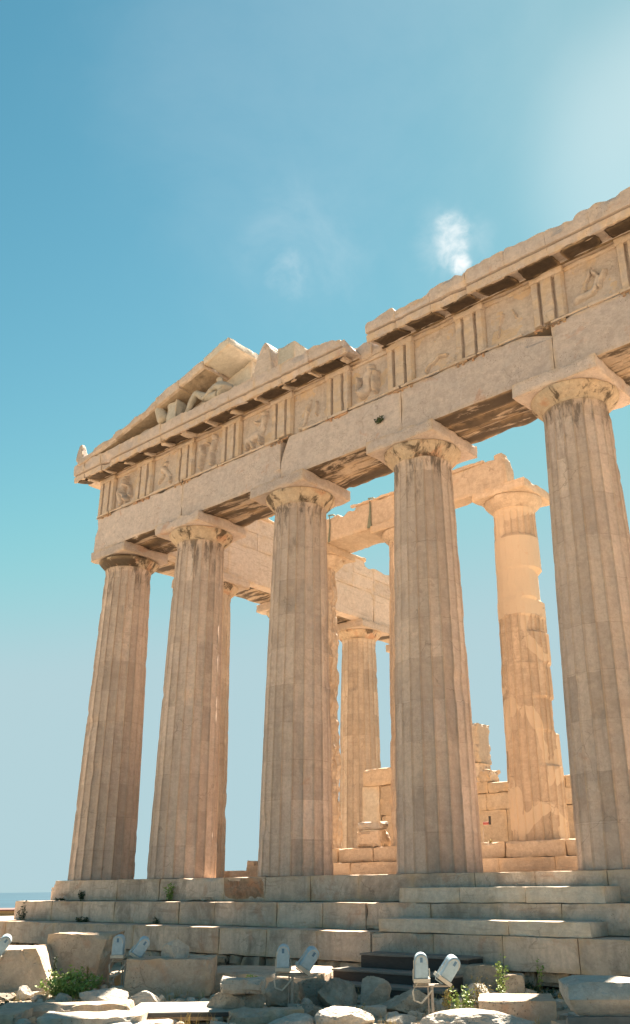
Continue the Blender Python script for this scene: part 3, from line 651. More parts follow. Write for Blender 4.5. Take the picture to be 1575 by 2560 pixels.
mb = MB(); block(mb, 8.06, 11.5, 4.36, 4.5, 11.79, 11.90, cell=.06, chip=.03, seed=213); block(mb, 11.82, 12.12, 4.44, 4.8, 11.82, 11.97, cell=.06, chip=.03, seed=214); mb.build('taenia', M['honey'], o2)
# inner walls of the cella
mb = MB(); block(mb, 3.6, 4.35, 8.0, 8.9, .80, 3.0, cell=.15, chip=.015, seed=220); an = mb.build('anta', M['newmarble'], temple)
mb = MB(); block(mb, 4.36, 5.0, 8.02, 8.9, .80, 2.0, cell=.12, chip=.05, seed=221); block(mb, 4.36, 4.98, 8.0, 8.9, 2.0, 3.0, cell=.12, chip=.05, seed=222); block(mb, 3.6, 5.0, 7.98, 9.0, 3.005, 3.60, cell=.12, chip=.05, seed=223)
mb.build('wall', M['honey'], temple)
mb = MB(); rnd = random.Random(5)
for (z0, z1) in ((.8, 2.33), (2.335, 2.93), (2.935, 3.33)):
    x = 3.7 + rnd.uniform(0, .4)
    while x < 13:
        L = rnd.uniform(1.0, 1.5) if z1 < 3.3 else rnd.uniform(.6, 1.0)
        if not (z0 > 2.3 and z1 < 3 and 6.88 < x + L / 2 < 7.2): block(mb, x, x + L - .008, 12.5 + rnd.uniform(0, .04), 13.6, z0, z1 + (rnd.uniform(-.08, .05) if z1 > 3.2 else 0), cell=.13, chip=.07 if z1 > 3.2 else .03, amp=.012, seed=rnd.random() * 90)
        x += L
mb.build('cross_wall', M['honey'], temple)
mb = MB(); block(mb, 5.45, 6.05, 12.6, 13.4, 3.34, 3.85, cell=.1, chip=.2, amp=.04, seed=230); mb.build('wall_top_stone', M['honey'], temple)

# ================================================================= GROUND, SEA
def gz(x, y):
    p = Vector((x, y, 0)); r = math.hypot(x - 10, y - 10)
    z = -1.97 + .05 * noise.noise(p * .7) + .03 * noise.noise(p * 2.3)
    if r > 45: z -= min(148, (r - 45) * .02 + max(0, r - 75) * 1.1)
    if r > 6500: z -= 4
    return z
def spaced(c0, c1):
    a = list(np.arange(c0, c1, .16)); s = .2; x = c1
    while x < 7500: a.append(x); s *= 1.22; x += s
    s = .2; x = c0 - .16; b = []
    while x > -7500: b.append(x); s *= 1.22; x -= s
    return b[::-1] + a
gx, gy = spaced(4, 21), spaced(-12, -1); vs = [(x, y, gz(x, y)) for y in gy for x in gx]; n = len(gx)
fs = [(j * n + i, j * n + i + 1, (j + 1) * n + i + 1, (j + 1) * n + i) for j in range(len(gy) - 1) for i in range(n - 1)]
tag(MB().add(vs, fs).build('ground', M['soil'], smooth=True), kind='structure', label='pale dusty stony ground before the temple steps')
vs = []; fs = []; rings = (300, 3000, 9000, 20000, 45000); sg = 64
for r in rings:
    for j in range(sg): t = 2 * math.pi * j / sg; vs.append((r * math.cos(t), r * math.sin(t), -151.2))
for i in range(len(rings) - 1):
    for j in range(sg): a = i * sg + j; b = i * sg + (j + 1) % sg; fs.append((a, b, b + sg, a + sg))
tag(MB().add(vs, fs).build('sea', M['sea']), kind='structure', label='blue sea meeting the sky at the far left')
# far town on the plain, too many houses to count
mb = MB(); rnd = random.Random(77)
for i in range(900):
    d = rnd.uniform(2500, 6900); a = R(rnd.uniform(147, 168)); x, y = d * math.cos(a), d * math.sin(a); s = rnd.uniform(8, 26); h = rnd.uniform(8, 24)
    sbox(mb, x, x + s, y, y + s, -156, -150 + h)
tag(mb.build('distant_town', plain('town_plaster', (.62, .58, .52), .9, .3, .02)), 'hazy pale town by the sea beyond the temple corner', 'town', kind='stuff')
# low building down the slope
bl = empty('low_building', (-45.5, 24.2, -3.2), R(40)); tag(bl, 'low ochre building with dark red eaves and wide windows past the temple corner', 'building')
sbox(MB(), -8, 3.2, 0, 6, -1.5, 1.37).build('wall', M['ochre'], bl)
sbox(MB(), -8.2, 3.4, -.2, 6.2, 1.375, 1.47).build('roof', M['roofred'], bl)
for i in range(5):
    w_ = sbox(MB(), -7.6 + i * 2.1, -5.72 + i * 2.1, -.06, -.01, .30, .95).build('window', M['winglass'], bl)
    f = MB(); sbox(f, -7.72 + i * 2.1, -7.6 + i * 2.1, -.1, -.005, .22, 1.02); sbox(f, -7.6 + i * 2.1, -5.72 + i * 2.1, -.1, -.005, .95, 1.02); f.build('window_frame', M['cream'], w_)
tag(sbox(MB(), -8.5, 4, -2.0, -1.6, -2, -.22).build('low_wall', M['cream'], None, loc=(-45.5, 24.2, -3.2), rot=(0, 0, R(40))), 'sunlit cream wall in front of the low ochre building', 'wall')

# ================================================================= LOOSE STONES
def rock(name, label, cat, x, y, w, d, h, rz=40, kind='boulder', mat='boulder', seed=1, z=None, group=None, tilt=0, sub=5, carve=None):
    rnd = random.Random(seed); mb = MB()
    if kind == 'crisp':
        block(mb, -w / 2, w / 2, -d / 2, d / 2, 0, h, cell=.035, chip=.022, rc=.05, amp=.006, seed=seed, freq=3, carve=carve)
    elif kind == 'slab' or kind == 'block':
        block(mb, -w / 2, w / 2, -d / 2, d / 2, 0, h, cell=min(w, d, h * 1.5) / (7 if h > .25 else 5), chip=(.10 if kind == 'slab' else .07) * min(1, w), amp=.02, seed=seed, freq=2.6 / max(.4, w), carve=carve)
    else:
        bm = bmesh.new(); bmesh.ops.create_icosphere(bm, subdivisions=sub, radius=1)
        pl = []
        for k in range(13):
            v = Vector((rnd.gauss(0, 1), rnd.gauss(0, 1), rnd.gauss(0, .8))).normalized(); pl.append((v, rnd.uniform(.52, .86)))
        pl.append((Vector((0, 0, -1)), .55))
        for v in bm.verts:
            p = v.co.copy()
            for nn, dd in pl:
                e = p.dot(nn) - dd
                if e > 0: p -= nn * e * .99
            q = p * 1.6 + Vector((seed * 3.1, seed, 0)); p *= 1 + .06 * noise.noise(q) + .045 * noise.noise(q * 3) + .03 * noise.noise(q * 8) + .015 * noise.noise(q * 19)
            v.co = p
        xs = [v.co.x for v in bm.verts]; ys = [v.co.y for v in bm.verts]; zs = [v.co.z for v in bm.verts]
        fx, fy_, fz = w / (max(xs) - min(xs)), d / (max(ys) - min(ys)), h / (max(zs) - min(zs)); mx, my = (max(xs) + min(xs)) / 2, (max(ys) + min(ys)) / 2
        vs = [((v.co.x - mx) * fx, (v.co.y - my) * fy_, (v.co.z - min(zs)) * fz) for v in bm.verts]
        mb.add(vs, [tuple(v.index for v in f.verts) for f in bm.faces]); bm.free()
    c, s_ = math.cos(R(40)), math.sin(R(40))
    X, Y = x - s_ * d / 2 * .9, y + c * d / 2 * .9
    o = mb.build(name, M[mat], loc=(X, Y, (gz(X, Y) if z is None else z) - .03), rot=(R(tilt), 0, R(rz)))
    return tag(o, label, cat, group)
def lean(p):    # left block: right face slopes back
    x, y, z = p
    if x > 0: p[0] = x + .30 * (z / 1.0 - .55) * (x / .6)
    return p
def facet(p):
    x, y, z = p
    if z < .14: p[0] = x * (.88 + .12 * z / .14); p[1] = y * (.8 + .2 * z / .14)
    if z > .15: p[2] = z - max(0, x - .1) * .14 - max(0, -x - .35) * .3; p[1] = y + (.10 if y < 0 else 0) * (z - .15) / .14
    return p
def slantR(p):
    x, y, z = p; p[0] = x - (.42 * z / .75) * (x > 0) * min(1, abs(x) / .5); return p
RK = [
 ('boulder', 'big pinkish boulder with a slanting right side at the left edge, below the bottom step', 8.1, -7.3, 1.5, .9, .80, 40, 'block', 'blockm', 11, None, slantR),
 ('marble_block', 'tall squared marble block leaning over behind the bush, beside a floodlight', 8.25, -6.2, 1.15, .8, .98, 40, 'block', 'blockm', 12, None, lean),
 ('marble_block', 'long pinkish squared block with a rounded stone lying on top', 10.89, -6.16, 1.46, .8, .62, 43, 'block', 'blockm', 13, None, None),
 ('boulder', 'dark pitted boulder carrying the pale flat stone', 13.77, -7.34, .86, .6, .40, 40, 'boulder', 'grey', 16, None, None),
 ('boulder', 'dark grey boulder right beside the one with the flat stone on top', 13.54, -6.17, .60, .5, .42, 30, 'boulder', 'grey', 17, None, None),
 ('boulder', 'dark grey boulder behind the pole of the middle floodlight', 13.60, -5.44, .60, .5, .40, 50, 'boulder', 'grey', 18, None, None),
 ('stone_slab', 'long buff slab, patchily sunlit on top, behind the middle floodlight', 11.75, -4.75, 2.3, 1.6, .36, 32, 'block', 'blockm', 19, None, None),
 ('stone_slab', 'long low buff stone with a tapering left end, at the bottom edge below the middle floodlight', 14.54, -7.50, 1.0, .45, .24, 48, 'slab', 'boulder', 20, None, None),
 ('boulder', 'pale rounded stone between the long low stone and the large bright boulder, bottom edge', 15.08, -7.55, .68, .5, .24, 40, 'boulder', 'white', 21, None, None),
 ('boulder', 'large bright rounded boulder in the sun at the bottom edge, left of the right floodlight', 15.64, -7.15, .80, .6, .31, 40, 'boulder', 'white', 22, None, None),
 ('boulder', 'smooth grey boulder just left of and below the dark wooden steps', 14.2, -5.63, .62, .6, .44, 40, 'boulder', 'grey', 23, None, None),
 ('boulder', 'round brownish boulder directly below the dark wooden steps', 14.45, -5.02, .50, .5, .44, 20, 'boulder', 'boulder', 24, None, None),
 ('boulder', 'wide dark boulder under the lamps of the right floodlight', 15.34, -5.33, .82, .6, .36, 40, 'boulder', 'grey', 25, None, None),
 ('stone_slab', 'small pale oblong stone behind the large bright boulder', 15.02, -5.80, .38, .3, .16, 55, 'slab', 'white', 26, None, None),
 ('stone', 'small angular sunlit stone right of the pale oblong one', 15.50, -5.98, .24, .2, .15, 10, 'boulder', 'white', 27, None, None),
 ('boulder', 'dark weathered block against the bottom step, right of the wooden steps', 14.97, -2.95, 1.15, .7, .50, 30, 'block', 'grey', 28, None, None),
 ('boulder', 'bright white jagged rock among the green weeds', 15.30, -3.4, .62, .45, .30, 40, 'boulder', 'white', 29, None, None),
 ('stone', 'upright pale broken stone before the dark gap of the foundation', 15.75, -3.0, .32, .26, .40, 30, 'block', 'boulder', 30, None, None),
 ('stone', 'low brown lump leaning on the upright broken stone', 15.98, -2.95, .27, .25, .20, 30, 'boulder', 'boulder', 31, None, None),
 ('marble_block', 'wide flat grey topped block lying left of the white slab', 17.17, -5.3, 1.02, .9, .33, 32, 'crisp', 'blockm', 32, None, None),
 ('stone_slab', 'broad smooth slab, half in sun, along the bottom edge right of the right floodlight', 17.49, -6.75, 1.6, .9, .36, 36, 'boulder', 'white', 33, None, None),
 ('marble_block', 'large squared block in the bottom right corner that carries the wooden beam', 20.12, -8.10, 1.30, 1.0, .52, 50, 'crisp', 'blockm', 34, None, None),
 ('stone', 'round pale rock at the left edge of the bush', 8.95, -7.67, .32, .28, .25, 40, 'boulder', 'white', 35, None, None),
 ('stone', 'flat grey rock at the left picture edge, next to the round pale rock', 8.74, -7.91, .34, .3, .15, 40, 'boulder', 'grey', 36, None, None),
 ('stone', 'small oval pinkish rock in front of the bush', 9.63, -7.85, .22, .2, .14, 40, 'boulder', 'boulder', 37, None, None),
 ('stone', 'dark oval rock under the right half of the bush', 10.1, -7.66, .34, .25, .20, 40, 'boulder', 'boulder', 38, None, None),
 ('stone', 'small bright bluish white rock in front of the bush, nearest the ledge', 10.5, -8.06, .19, .15, .13, 40, 'boulder', 'white', 39, None, None),
 ('boulder', 'wide bluish white rock right of the bush', 11.07, -7.61, .78, .5, .31, 40, 'boulder', 'white', 40, None, None),
 ('stone', 'pale squarish stone behind the wide bluish white rock', 10.3, -6.75, .26, .2, .24, 40, 'slab', 'white', 41, None, None),
 ('boulder', 'rough pale rock between the bluish white rock and the flat board', 11.4, -7.10, .60, .45, .24, 40, 'boulder', 'white', 42, None, None),
 ('stone_slab', 'long low ledge of brown stone in front of the bush and rocks', 11.75, -8.75, 1.9, .5, .25, 43, 'block', 'boulder', 43, None, None),
 ('stone_slab', 'long sunlit slab at the bottom edge below the brown ledge', 12.9, -9.1, 1.35, .7, .21, 44, 'slab', 'white', 44, None, None),
 ('stone_slab', 'greyish slab in the bottom left corner', 11.63, -9.75, .75, .6, .21, 40, 'slab', 'boulder', 45, None, None),
 ('stone_slab', 'thin sunlit slab at the bottom edge in front of the flat board', 13.45, -8.75, .9, .5, .14, 46, 'slab', 'white', 46, None, None),
 ('stone', 'sunlit flat rock at the foot of the right floodlight', 15.85, -6.2, .42, .3, .15, 40, 'boulder', 'white', 47, None, None),
 ('stone', 'cream rock behind the pole of the right floodlight', 15.65, -4.9, .30, .25, .22, 40, 'boulder', 'white', 48, None, None),
 ('stone', 'brown hollow stone in shade under the leaning marble block', 9.35, -5.9, .42, .3, .38, 40, 'boulder', 'orange', 49, None, None),
 ('stone', 'small grey stone in the shade left of the white slab', 16.95, -3.9, .26, .2, .15, 40, 'boulder', 'grey', 50, None, None),
 ('stone', 'bluish rock behind the long low stone near the foot of the middle floodlight', 14.35, -6.45, .42, .3, .20, 40, 'boulder', 'grey', 51, None, None),
]
for (nm, lb, x, y, w, d, h, rz, kd, mt, sd_, zz, cv) in RK:
    rock(nm, lb, 'stone' if nm in ('stone', 'boulder') else 'slab' if nm == 'stone_slab' else 'block', x, y, w, d, h, rz, kd, mt, sd_, zz, carve=cv)
rock('stone', 'rounded stone sitting on top of the long pinkish block', 'stone', 10.85, -6.05, .50, .4, .34, 40, 'boulder', 'white', 60, z=-1.37)
rock('stone_slab', 'pale flat stone lying on the dark pitted boulder', 'slab', 13.88, -7.30, .64, .42, .20, 41, 'slab', 'white', 61, z=-1.60)
rock('stone_slab', 'big white faceted slab, brightly sunlit, resting on a wooden beam at the right edge', 'slab', 19.86, -7.96, .98, .85, .285, 34, 'crisp', 'white', 62, z=-1.375, carve=facet)
bm_ = MB(); block(bm_, -.45, .42, -.04, .04, 0, .07, cell=.04, chip=.012, amp=.004, seed=5); tag(bm_.build('wooden_beam', M['tread'], loc=(19.76, -8.02, -1.475), rot=(0, 0, R(38))), 'grey wooden beam wedged under the big white slab', 'beam')
# stones stacked inside the porch
rock('stone', 'pale flat stone, upper of the two stacked on the inner platform', 'stone', 6.98, 4.35, .85, .5, .22, 8, 'slab', 'white', 70, z=1.34)
rock('stone', 'rounded honey coloured stone, lower of the two stacked on the inner platform', 'stone', 6.98, 4.35, .85, .6, .46, 8, 'slab', 'honey', 71, z=.84)
# scattered chips
mb = MB(); rnd = random.Random(5)
for i in range(1500):
    x, y = rnd.uniform(6, 20), rnd.uniform(-10.5, -2.5); s = rnd.choice((.02, .03, .04, .05, .08)) * rnd.uniform(.7, 1.4); z = gz(x, y)
    a = [(Vector((rnd.uniform(.5, 1) * sx, rnd.uniform(.5, 1) * sy, rnd.uniform(.4, .8) * sz)) * s) + Vector((x, y, z + s * .2)) for sz in (-1, 1) for sy in (-1, 1) for sx in (-1, 1)]
    mb.add(a, [(0, 2, 3, 1), (4, 5, 7, 6), (0, 1, 5, 4), (2, 6, 7, 3), (0, 4, 6, 2), (1, 3, 7, 5)])
for i in range(280):
    x, y = rnd.uniform(7, 19), rnd.uniform(-9.6, -2.6); s = rnd.uniform(.06, .13); z = gz(x, y); bm = bmesh.new(); bmesh.ops.create_icosphere(bm, subdivisions=2, radius=s)
    pl = [(Vector((rnd.gauss(0, 1), rnd.gauss(0, 1), rnd.gauss(0, 1))).normalized(), s * rnd.uniform(.4, .8)) for _ in range(7)]
    sc = (rnd.uniform(.8, 1.5), rnd.uniform(.7, 1.2), rnd.uniform(.6, .9)); vs = []
    for v in bm.verts:
        p = v.co.copy()
        for nn, dd in pl:
            e = p.dot(nn) - dd
            if e > 0: p -= nn * e
        vs.append((x + p.x * sc[0], y + p.y * sc[1], z + p.z * sc[2] + s * .25))
    mb.add(vs, [tuple(v.index for v in f.verts) for f in bm.faces]); bm.free()
tag(mb.build('gravel', M['white']), 'loose marble chips scattered over the ground', 'gravel', kind='stuff')

# access steps of paler marble, laid on the treads
for (a, b, y0, y1, z0, z1, lb) in ((12.42, 13.86, -1.66, -1.02, -.548, -.275, 'left block of the upper pale access step'), (13.865, 15.28, -1.655, -1.02, -.548, -.275, 'middle block of the upper pale access step'), (15.285, 16.82, -1.66, -1.02, -.548, -.275, 'right block of the upper pale access step'),
                              (12.42, 15.30, -2.36, -1.72, -1.058, -.82, 'long left block of the lower pale access step'), (15.305, 16.84, -2.36, -1.72, -1.058, -.82, 'right block of the lower pale access step')):
    o = block(MB(), a, b, y0, y1, z0, z1, cell=.08, chip=.012, amp=.004, seed=a).build('marble_step_block', M['pale']); tag(o, lb, 'step block', 'pale marble blocks of the access steps')
# dark wooden steps
ws = empty('wooden_steps', (12.5, -2.45, -1.95)); tag(ws, 'dark wooden steps in the shade before the bottom step', 'steps')
for (x0, x1, y0, y1, z0, z1) in ((-.05, 2.3, -.50, 0, 0, .52), (-.32, 2.3, -.98, -.502, 0, .28), (.15, 2.4, -1.45, -.982, 0, .10)):
    o = sbox(MB(), x0, x1, y0 + .03, y1, z0, z1).build('riser', M['wood'], ws)
    mb = MB(); block(mb, x0 - .02, x1 + .02, y0, y1, z1 + .002, z1 + .042, cell=.15, chip=.008, amp=.002, seed=3); mb.build('tread', M['tread'], ws)
# flat board platform
bp_ = empty('board_platform', (13.05, -7.45, -1.93), R(42)); tag(bp_, 'low flat board platform with a dark metal edge, half in sun', 'platform')
block(MB(), -.85, .62, -.55, .62, .075, .11, cell=.15, chip=.004, amp=.002, seed=4).build('board', M['boardtop'], bp_)
sbox(sbox(MB(), -.86, .63, -.57, -.553, .05, .10), .623, .64, -.55, .6, .05, .10).build('edge', M['black'], bp_)
sbox(MB(), -.8, .58, -.52, .58, 0, .072).build('frame', M['blockm'], bp_)
# red marker lamp on its bracket
rl = empty('red_lamp', (10.62, 4.5, .8)); tag(rl, 'small red lamp on a bent bracket on the inner platform', 'lamp')
tube(MB(), [(0, 0, 0), (.02, 0, .3), (.12, 0, .47)], .015, 6).build('bracket', M['pole'], rl)
tube(MB(), [(.05, 0, .5), (.22, 0, .5)], .04, 10).build('lamp_housing', M['red'], rl)
sbox(MB(), .23, .265, -.03, .03, .46, .68).build('mount', M['black'], rl)

# straps on the porch architrave
s1 = MB(); 
for x in (7.16, 7.2): pass
vs = []
def strap(x, z1, z0, wt, wb, label):
    mb = MB(); n = 14; v = []; f = []
    for i in range(n + 1):
        t = i / n; w_ = (wt * (1 - t) + wb * t) * (.5 + .9 * t * t) ; z = z1 + (z0 - z1) * t; xx = x + .02 * math.sin(t * 5)
        v += [(xx - w_, 4.395, z), (xx + w_, 4.395, z), (xx + w_, 4.375, z), (xx - w_, 4.375, z)]
    for i in range(n):
        for j in range(4): f.append((i * 4 + j, i * 4 + (j + 1) % 4, i * 4 + 4 + (j + 1) % 4, i * 4 + 4 + j))
    f += [(3, 2, 1, 0), (n * 4, n * 4 + 1, n * 4 + 2, n * 4 + 3)]
    mb.add(v, f); tube(mb, [(x - .04, 4.38, z1), (x - .02, 4.6, z1 + .10), (x, 5.2, z1 + .06)], .03, 6)
    return tag(mb.build('hanging_strap', M['strap']), label, 'strap')
strap(7.02, 11.92, 10.86, .035, .07, 'dark strap hanging over the middle of the inner architrave')
strap(5.22, 11.80, 10.80, .025, .03, 'thin strap hanging at the left end of the inner architrave')

# ================================================================= STATUES (skin-grown bodies)
def skin_body(name, joints, edges_, mat, parent=None, loc=(0, 0, 0), sub=2):
    me = bpy.data.meshes.new(name); me.from_pydata([j[:3] for j in joints], edges_, []); me.materials.append(mat)
    o = bpy.data.objects.new(name, me); COL.objects.link(o); o.location = loc
    if parent: o.parent = parent
    sk = o.modifiers.new('skin', 'SKIN'); sk.use_smooth_shade = True
    for v, j in zip(me.skin_vertices[0].data, joints): v.radius = (j[3] * 1.15, j[3] * 1.15)
    me.skin_vertices[0].data[0].use_root = True
    s = o.modifiers.new('sub', 'SUBSURF'); s.levels = sub; s.render_levels = sub
    d = o.modifiers.new('rough', 'DISPLACE'); tx = bpy.data.textures.new(name, 'CLOUDS'); tx.noise_scale = .12; d.texture = tx; d.strength = .035
    return o
# reclining god, leaning on his right side, knees drawn up to the left
J = [(5.82, -1.15, 13.93, .20), (5.78, -1.14, 14.06, .17), (5.68, -1.14, 14.22, .20), (5.60, -1.16, 14.42, .07), (5.54, -1.22, 14.60, .135),   # pelvis..head
     (5.45, -1.28, 14.28, .09), (5.28, -1.36, 14.08, .07), (5.02, -1.36, 13.98, .055), (4.92, -1.36, 14.08, .05),                 # right arm forward
     (5.85, -.95, 14.30, .09), (6.02, -.90, 14.05, .075), (6.02, -1.05, 13.80, .06),                                              # left arm, elbow on ground
     (5.42, -1.25, 13.92, .15), (4.92, -1.25, 14.12, .13), (4.58, -1.28, 14.38, .11), (4.36, -1.28, 14.12, .10), (4.22, -1.28, 13.84, .08), (4.08, -1.28, 13.76, .06),
     (5.40, -1.02, 13.92, .14), (4.95, -1.0, 14.02, .12), (4.70, -1.0, 14.10, .11), (4.40, -1.0, 13.90, .09), (4.2, -1.0, 13.80, .07)]
E_ = [(0, 1), (1, 2), (2, 3), (3, 4), (2, 5), (5, 6), (6, 7), (7, 8), (2, 9), (9, 10), (10, 11), (0, 12), (12, 13), (13, 14), (14, 15), (15, 16), (16, 17), (0, 18), (18, 19), (19, 20), (20, 21), (21, 22)]
tag(skin_body('statue', J, E_, M['newmarble']), 'reclining marble figure with raised knee and round head, in the pediment', 'statue')
# horse: neck and head straining up out of the pediment floor
J = [(3.14, -1.28, 13.78, .24), (2.98, -1.32, 14.08, .19), (2.86, -1.38, 14.38, .15), (2.80, -1.42, 14.50, .12), (2.74, -1.48, 14.56, .11), (2.66, -1.54, 14.46, .07)]
tag(skin_body('horse_statue', J, [(0, 1), (1, 2), (2, 3), (3, 4), (4, 5)], M['newmarble']), 'upright marble horse neck at the left of the pediment opening', 'statue')
mb = MB(); block(mb, 3.22, 3.78, -1.42, -.92, 13.69, 14.42, cell=.05, chip=.16, amp=.03, seed=301, freq=1.2); hb_ = mb.build('horse_statue', M['newmarble'], smooth=True)
tag(hb_, 'rounded broken marble horse body between the horse neck and the reclining figure', 'statue')
J = [(2.4, -1.2, 13.82, .12), (2.0, -1.2, 13.90, .10), (1.7, -1.2, 13.84, .07)]
tag(skin_body('marble_fragment', J, [(0, 1), (1, 2)], M['frieze']), 'low marble fragment in the shadowed left corner of the pediment', 'fragment')

# ================================================================= FLOODLIGHTS
def arch_prof(w, h, n=12):
    r = w / 2; pts = [(-r, 0), (r, 0)]
    for i in range(n + 1): t = math.pi * i / n; pts.append((r * math.cos(t), h - r + r * math.sin(t)))
    return pts
def lamp_head(parent, loc, rot):
    pr = arch_prof(.20, .345); m = len(pr); vs = []; fs = []
    lay = [(-.09, .90), (-.078, 1.0), (.078, 1.0), (.09, .90)]
    cz = .18
    for (y, k) in lay:
        for (x, z) in pr: vs.append((x * k, y, cz + (z - cz) * k))
    for i in range(3):
        for j in range(m): a = i * m + j; b = i * m + (j + 1) % m; fs.append((a, b, b + m, a + m))
    fs.append(tuple(range(m))[::-1]); fs.append(tuple(3 * m + j for j in range(m)))
    h = MB().add(vs, fs).build('lamp_housing', M['lamp'], parent, loc=loc, rot=rot)
    rim = MB()   # rim band part-way up, and the open mouth below
    tube(rim, [(-.113, -.02, .0), (-.113, -.02, .24)], .006, 6)
    block(rim, -.125, .125, -.105, .105, -.055, .0, cell=.05, chip=.004, amp=0, seed=1)
    rim.build('lamp_rim', M['lampbeige'], h)
    sbox(MB(), -.11, .11, -.09, .09, -.062, -.056).build('lens', M['lens'], h)
    bd_ = MB(); sbox(bd_, -.020, .020, -.0925, -.0895, .22, .29); bd_.build('badge', M['badge'], h)
    bn = MB(); vs = []
    for i in range(13): t = math.pi * i / 12; vs.append((.092 * math.cos(t), -.093, .20 + .115 * math.sin(t)))
    tube(bn, vs, .006, 5); bn.build('lid_seam', M['lampbeige'], h)
    return h
def floodlight(x, y, zbase, ztop, rz, label):
    t = empty('floodlight', (x, y, zbase), R(rz)); tag(t, label, 'floodlight', 'twin floodlights on poles before the steps')
    H = ztop - zbase
    p = MB(); tube(p, [(0, 0, 0), (0, 0, H)], .022, 10); tube(p, [(-.05, .02, 0), (-.05, .02, H)], .012, 8); p.build('pole', M['pole'], t)
    b = MB(); tube(b, [(-.26, 0, H), (.26, 0, H)], .016, 8); tube(b, [(-.26, .05, H + .015), (.26, .05, H + .015)], .010, 8); b.build('crossbar', M['pole'], t)
    for sx, rot in ((-.14, (R(4), 0, 0)), (.17, (R(14), R(33), R(22)))):
        h = lamp_head(t, (sx, 0, H + .105), rot); h.scale = (.92,) * 3
        yk = MB(); tube(yk, [(-.122, 0, .12), (-.125, 0, -.03), (-.10, 0, -.085), (.10, 0, -.085), (.125, 0, -.03), (.122, 0, .12)], .009, 8); yk.build('yoke', M['lamp'] if sx > 0 else M['lampbeige'], h)
    cb = MB(); pts = [(-.24, -.02, H + .10)] + [(-.20 + .12 * math.sin(a) - .06, -.03, H - .02 - .09 * (1 - math.cos(a))) for a in (0.2, 1, 2, 3)] + [(-.02, -.02, H - .12)]
    cb = MB(); pts = [(-.20, -.03, H + .04), (-.27, -.04, H - .06), (-.25, -.04, H - .17), (-.15, -.03, H - .21), (-.06, -.02, H - .12), (0, -.02, H - .05)]
    tube(cb, pts, .013, 7); cb.build('cable', M['lampbeige'], t)
    return t
floodlight(16.02, -5.72, -1.97, -1.53, 40, 'floodlight nearest the wooden steps, upright lamp and tilted lamp on one pole')
floodlight(13.72, -6.10, -1.97, -1.47, 40, 'floodlight in front of the sunlit long slab, right of the pale flat stone')
floodlight(10.12, -6.48, -1.97, -1.40, 40, 'floodlight beside the tall leaning marble block, above the long pinkish block')
floodlight(7.72, -7.70, -1.97, -1.37, 40, 'floodlight cut by the left picture edge above the pinkish boulder')

# ================================================================= PLANTS
def leaves(mb, pts, size, rnd):
    for p in pts:
        d = Vector((rnd.gauss(0, 1), rnd.gauss(0, 1), rnd.uniform(-.2, 1))).normalized(); s = size * rnd.uniform(.6, 1.4)
        a = d.orthogonal().normalized(); a = (Matrix.Rotation(rnd.uniform(0, 6.28), 3, d) @ a)
        q = Vector(p); mb.add([q, q + d * s * .5 + a * s * .28, q + d * s, q + d * s * .5 - a * s * .28], [(0, 1, 2, 3)])
def bush(name, label, cat, x, y, z, w, h, n, leafmat, seed, flowers=0, size=.05, stems=14, up=.5, group=None):
    rnd = random.Random(seed); t = empty(name, (x, y, z)); tag(t, label, cat, group); st = MB(); lf = MB(); fl = MB(); per = max(1, n // stems)
    for s in range(stems):
        a = rnd.uniform(0, 6.28); r = w / 2 * math.sqrt(rnd.random()); hh = h * rnd.uniform(.55, 1) * (1 - .4 * (r / (w / 2)) ** 2)
        tip = Vector((r * math.cos(a), r * math.sin(a), hh)); b0 = Vector((tip.x * .25, tip.y * .25, -.03)); mid = (b0 + tip) / 2 + Vector((rnd.gauss(0, .02), rnd.gauss(0, .02), hh * .05))
        tube(st, [b0, mid, tip], [.005, .004, .002], 4)
        P_ = []
        for k in range(per):
            u_ = rnd.uniform(up * .4, 1.02); q = b0.lerp(mid, u_ * 2) if u_ < .5 else mid.lerp(tip, u_ * 2 - 1); P_.append(q + Vector((rnd.gauss(0, .025), rnd.gauss(0, .025), rnd.gauss(0, .02))) * (w / .3 if w < .3 else 1))
        leaves(lf, P_, size, rnd)
        if flowers and rnd.random() < flowers: leaves(fl, [tip + Vector((rnd.gauss(0, .012), rnd.gauss(0, .012), .01)) for _ in range(7)], .022, rnd)
    st.build('stem', M['stem'], t); lf.build('foliage', M[leafmat], t)
    if fl.v: fl.build('flower', M['petal'], t)
    return t
bush('bush', 'leafy green bush with small pink flowers among the rocks at lower left', 'bush', 9.55, -7.15, -1.95, 1.15, .50, 2600, 'leaf', 1, .6, .055, 60)
bush('weed', 'dark leafy weed in the bottom left corner', 'weed', 10.65, -9.0, -1.95, .30, .26, 220, 'leafdark', 2, 0, .045, 10)
bush('weed', 'tall dark seed stalk rising before the bottom step beside the pinkish boulder', 'weed', 8.70, -6.95, -1.95, .09, 1.08, 260, 'leafdark', 3, 0, .03, 3, 1.1)
bush('weed', 'slim yellow flower spike in front of the leaning marble block', 'weed', 9.62, -6.9, -1.95, .06, .66, 170, 'leafdry', 4, 0, .026, 2, 1.0)
bush('weed', 'bright green tuft beside the pale flat stone', 'weed', 12.95, -6.2, -1.62, .18, .13, 120, 'leaf', 5, 0, .04, 10)
bush('weed', 'upright green grass and stalks in front of the right floodlight pole', 'weed', 16.25, -5.35, -1.95, .34, .50, 330, 'leaf', 6, 0, .045, 16)
bush('weed', 'tall thin green weeds right of the bright white jagged rock', 'weed', 16.25, -4.3, -1.95, .30, .78, 260, 'leaf', 7, 0, .04, 7, .8)
bush('weed', 'dry yellow weeds over the bright white jagged rock', 'weed', 15.85, -4.25, -1.95, .45, .50, 330, 'leafdry', 8, 0, .035, 14)
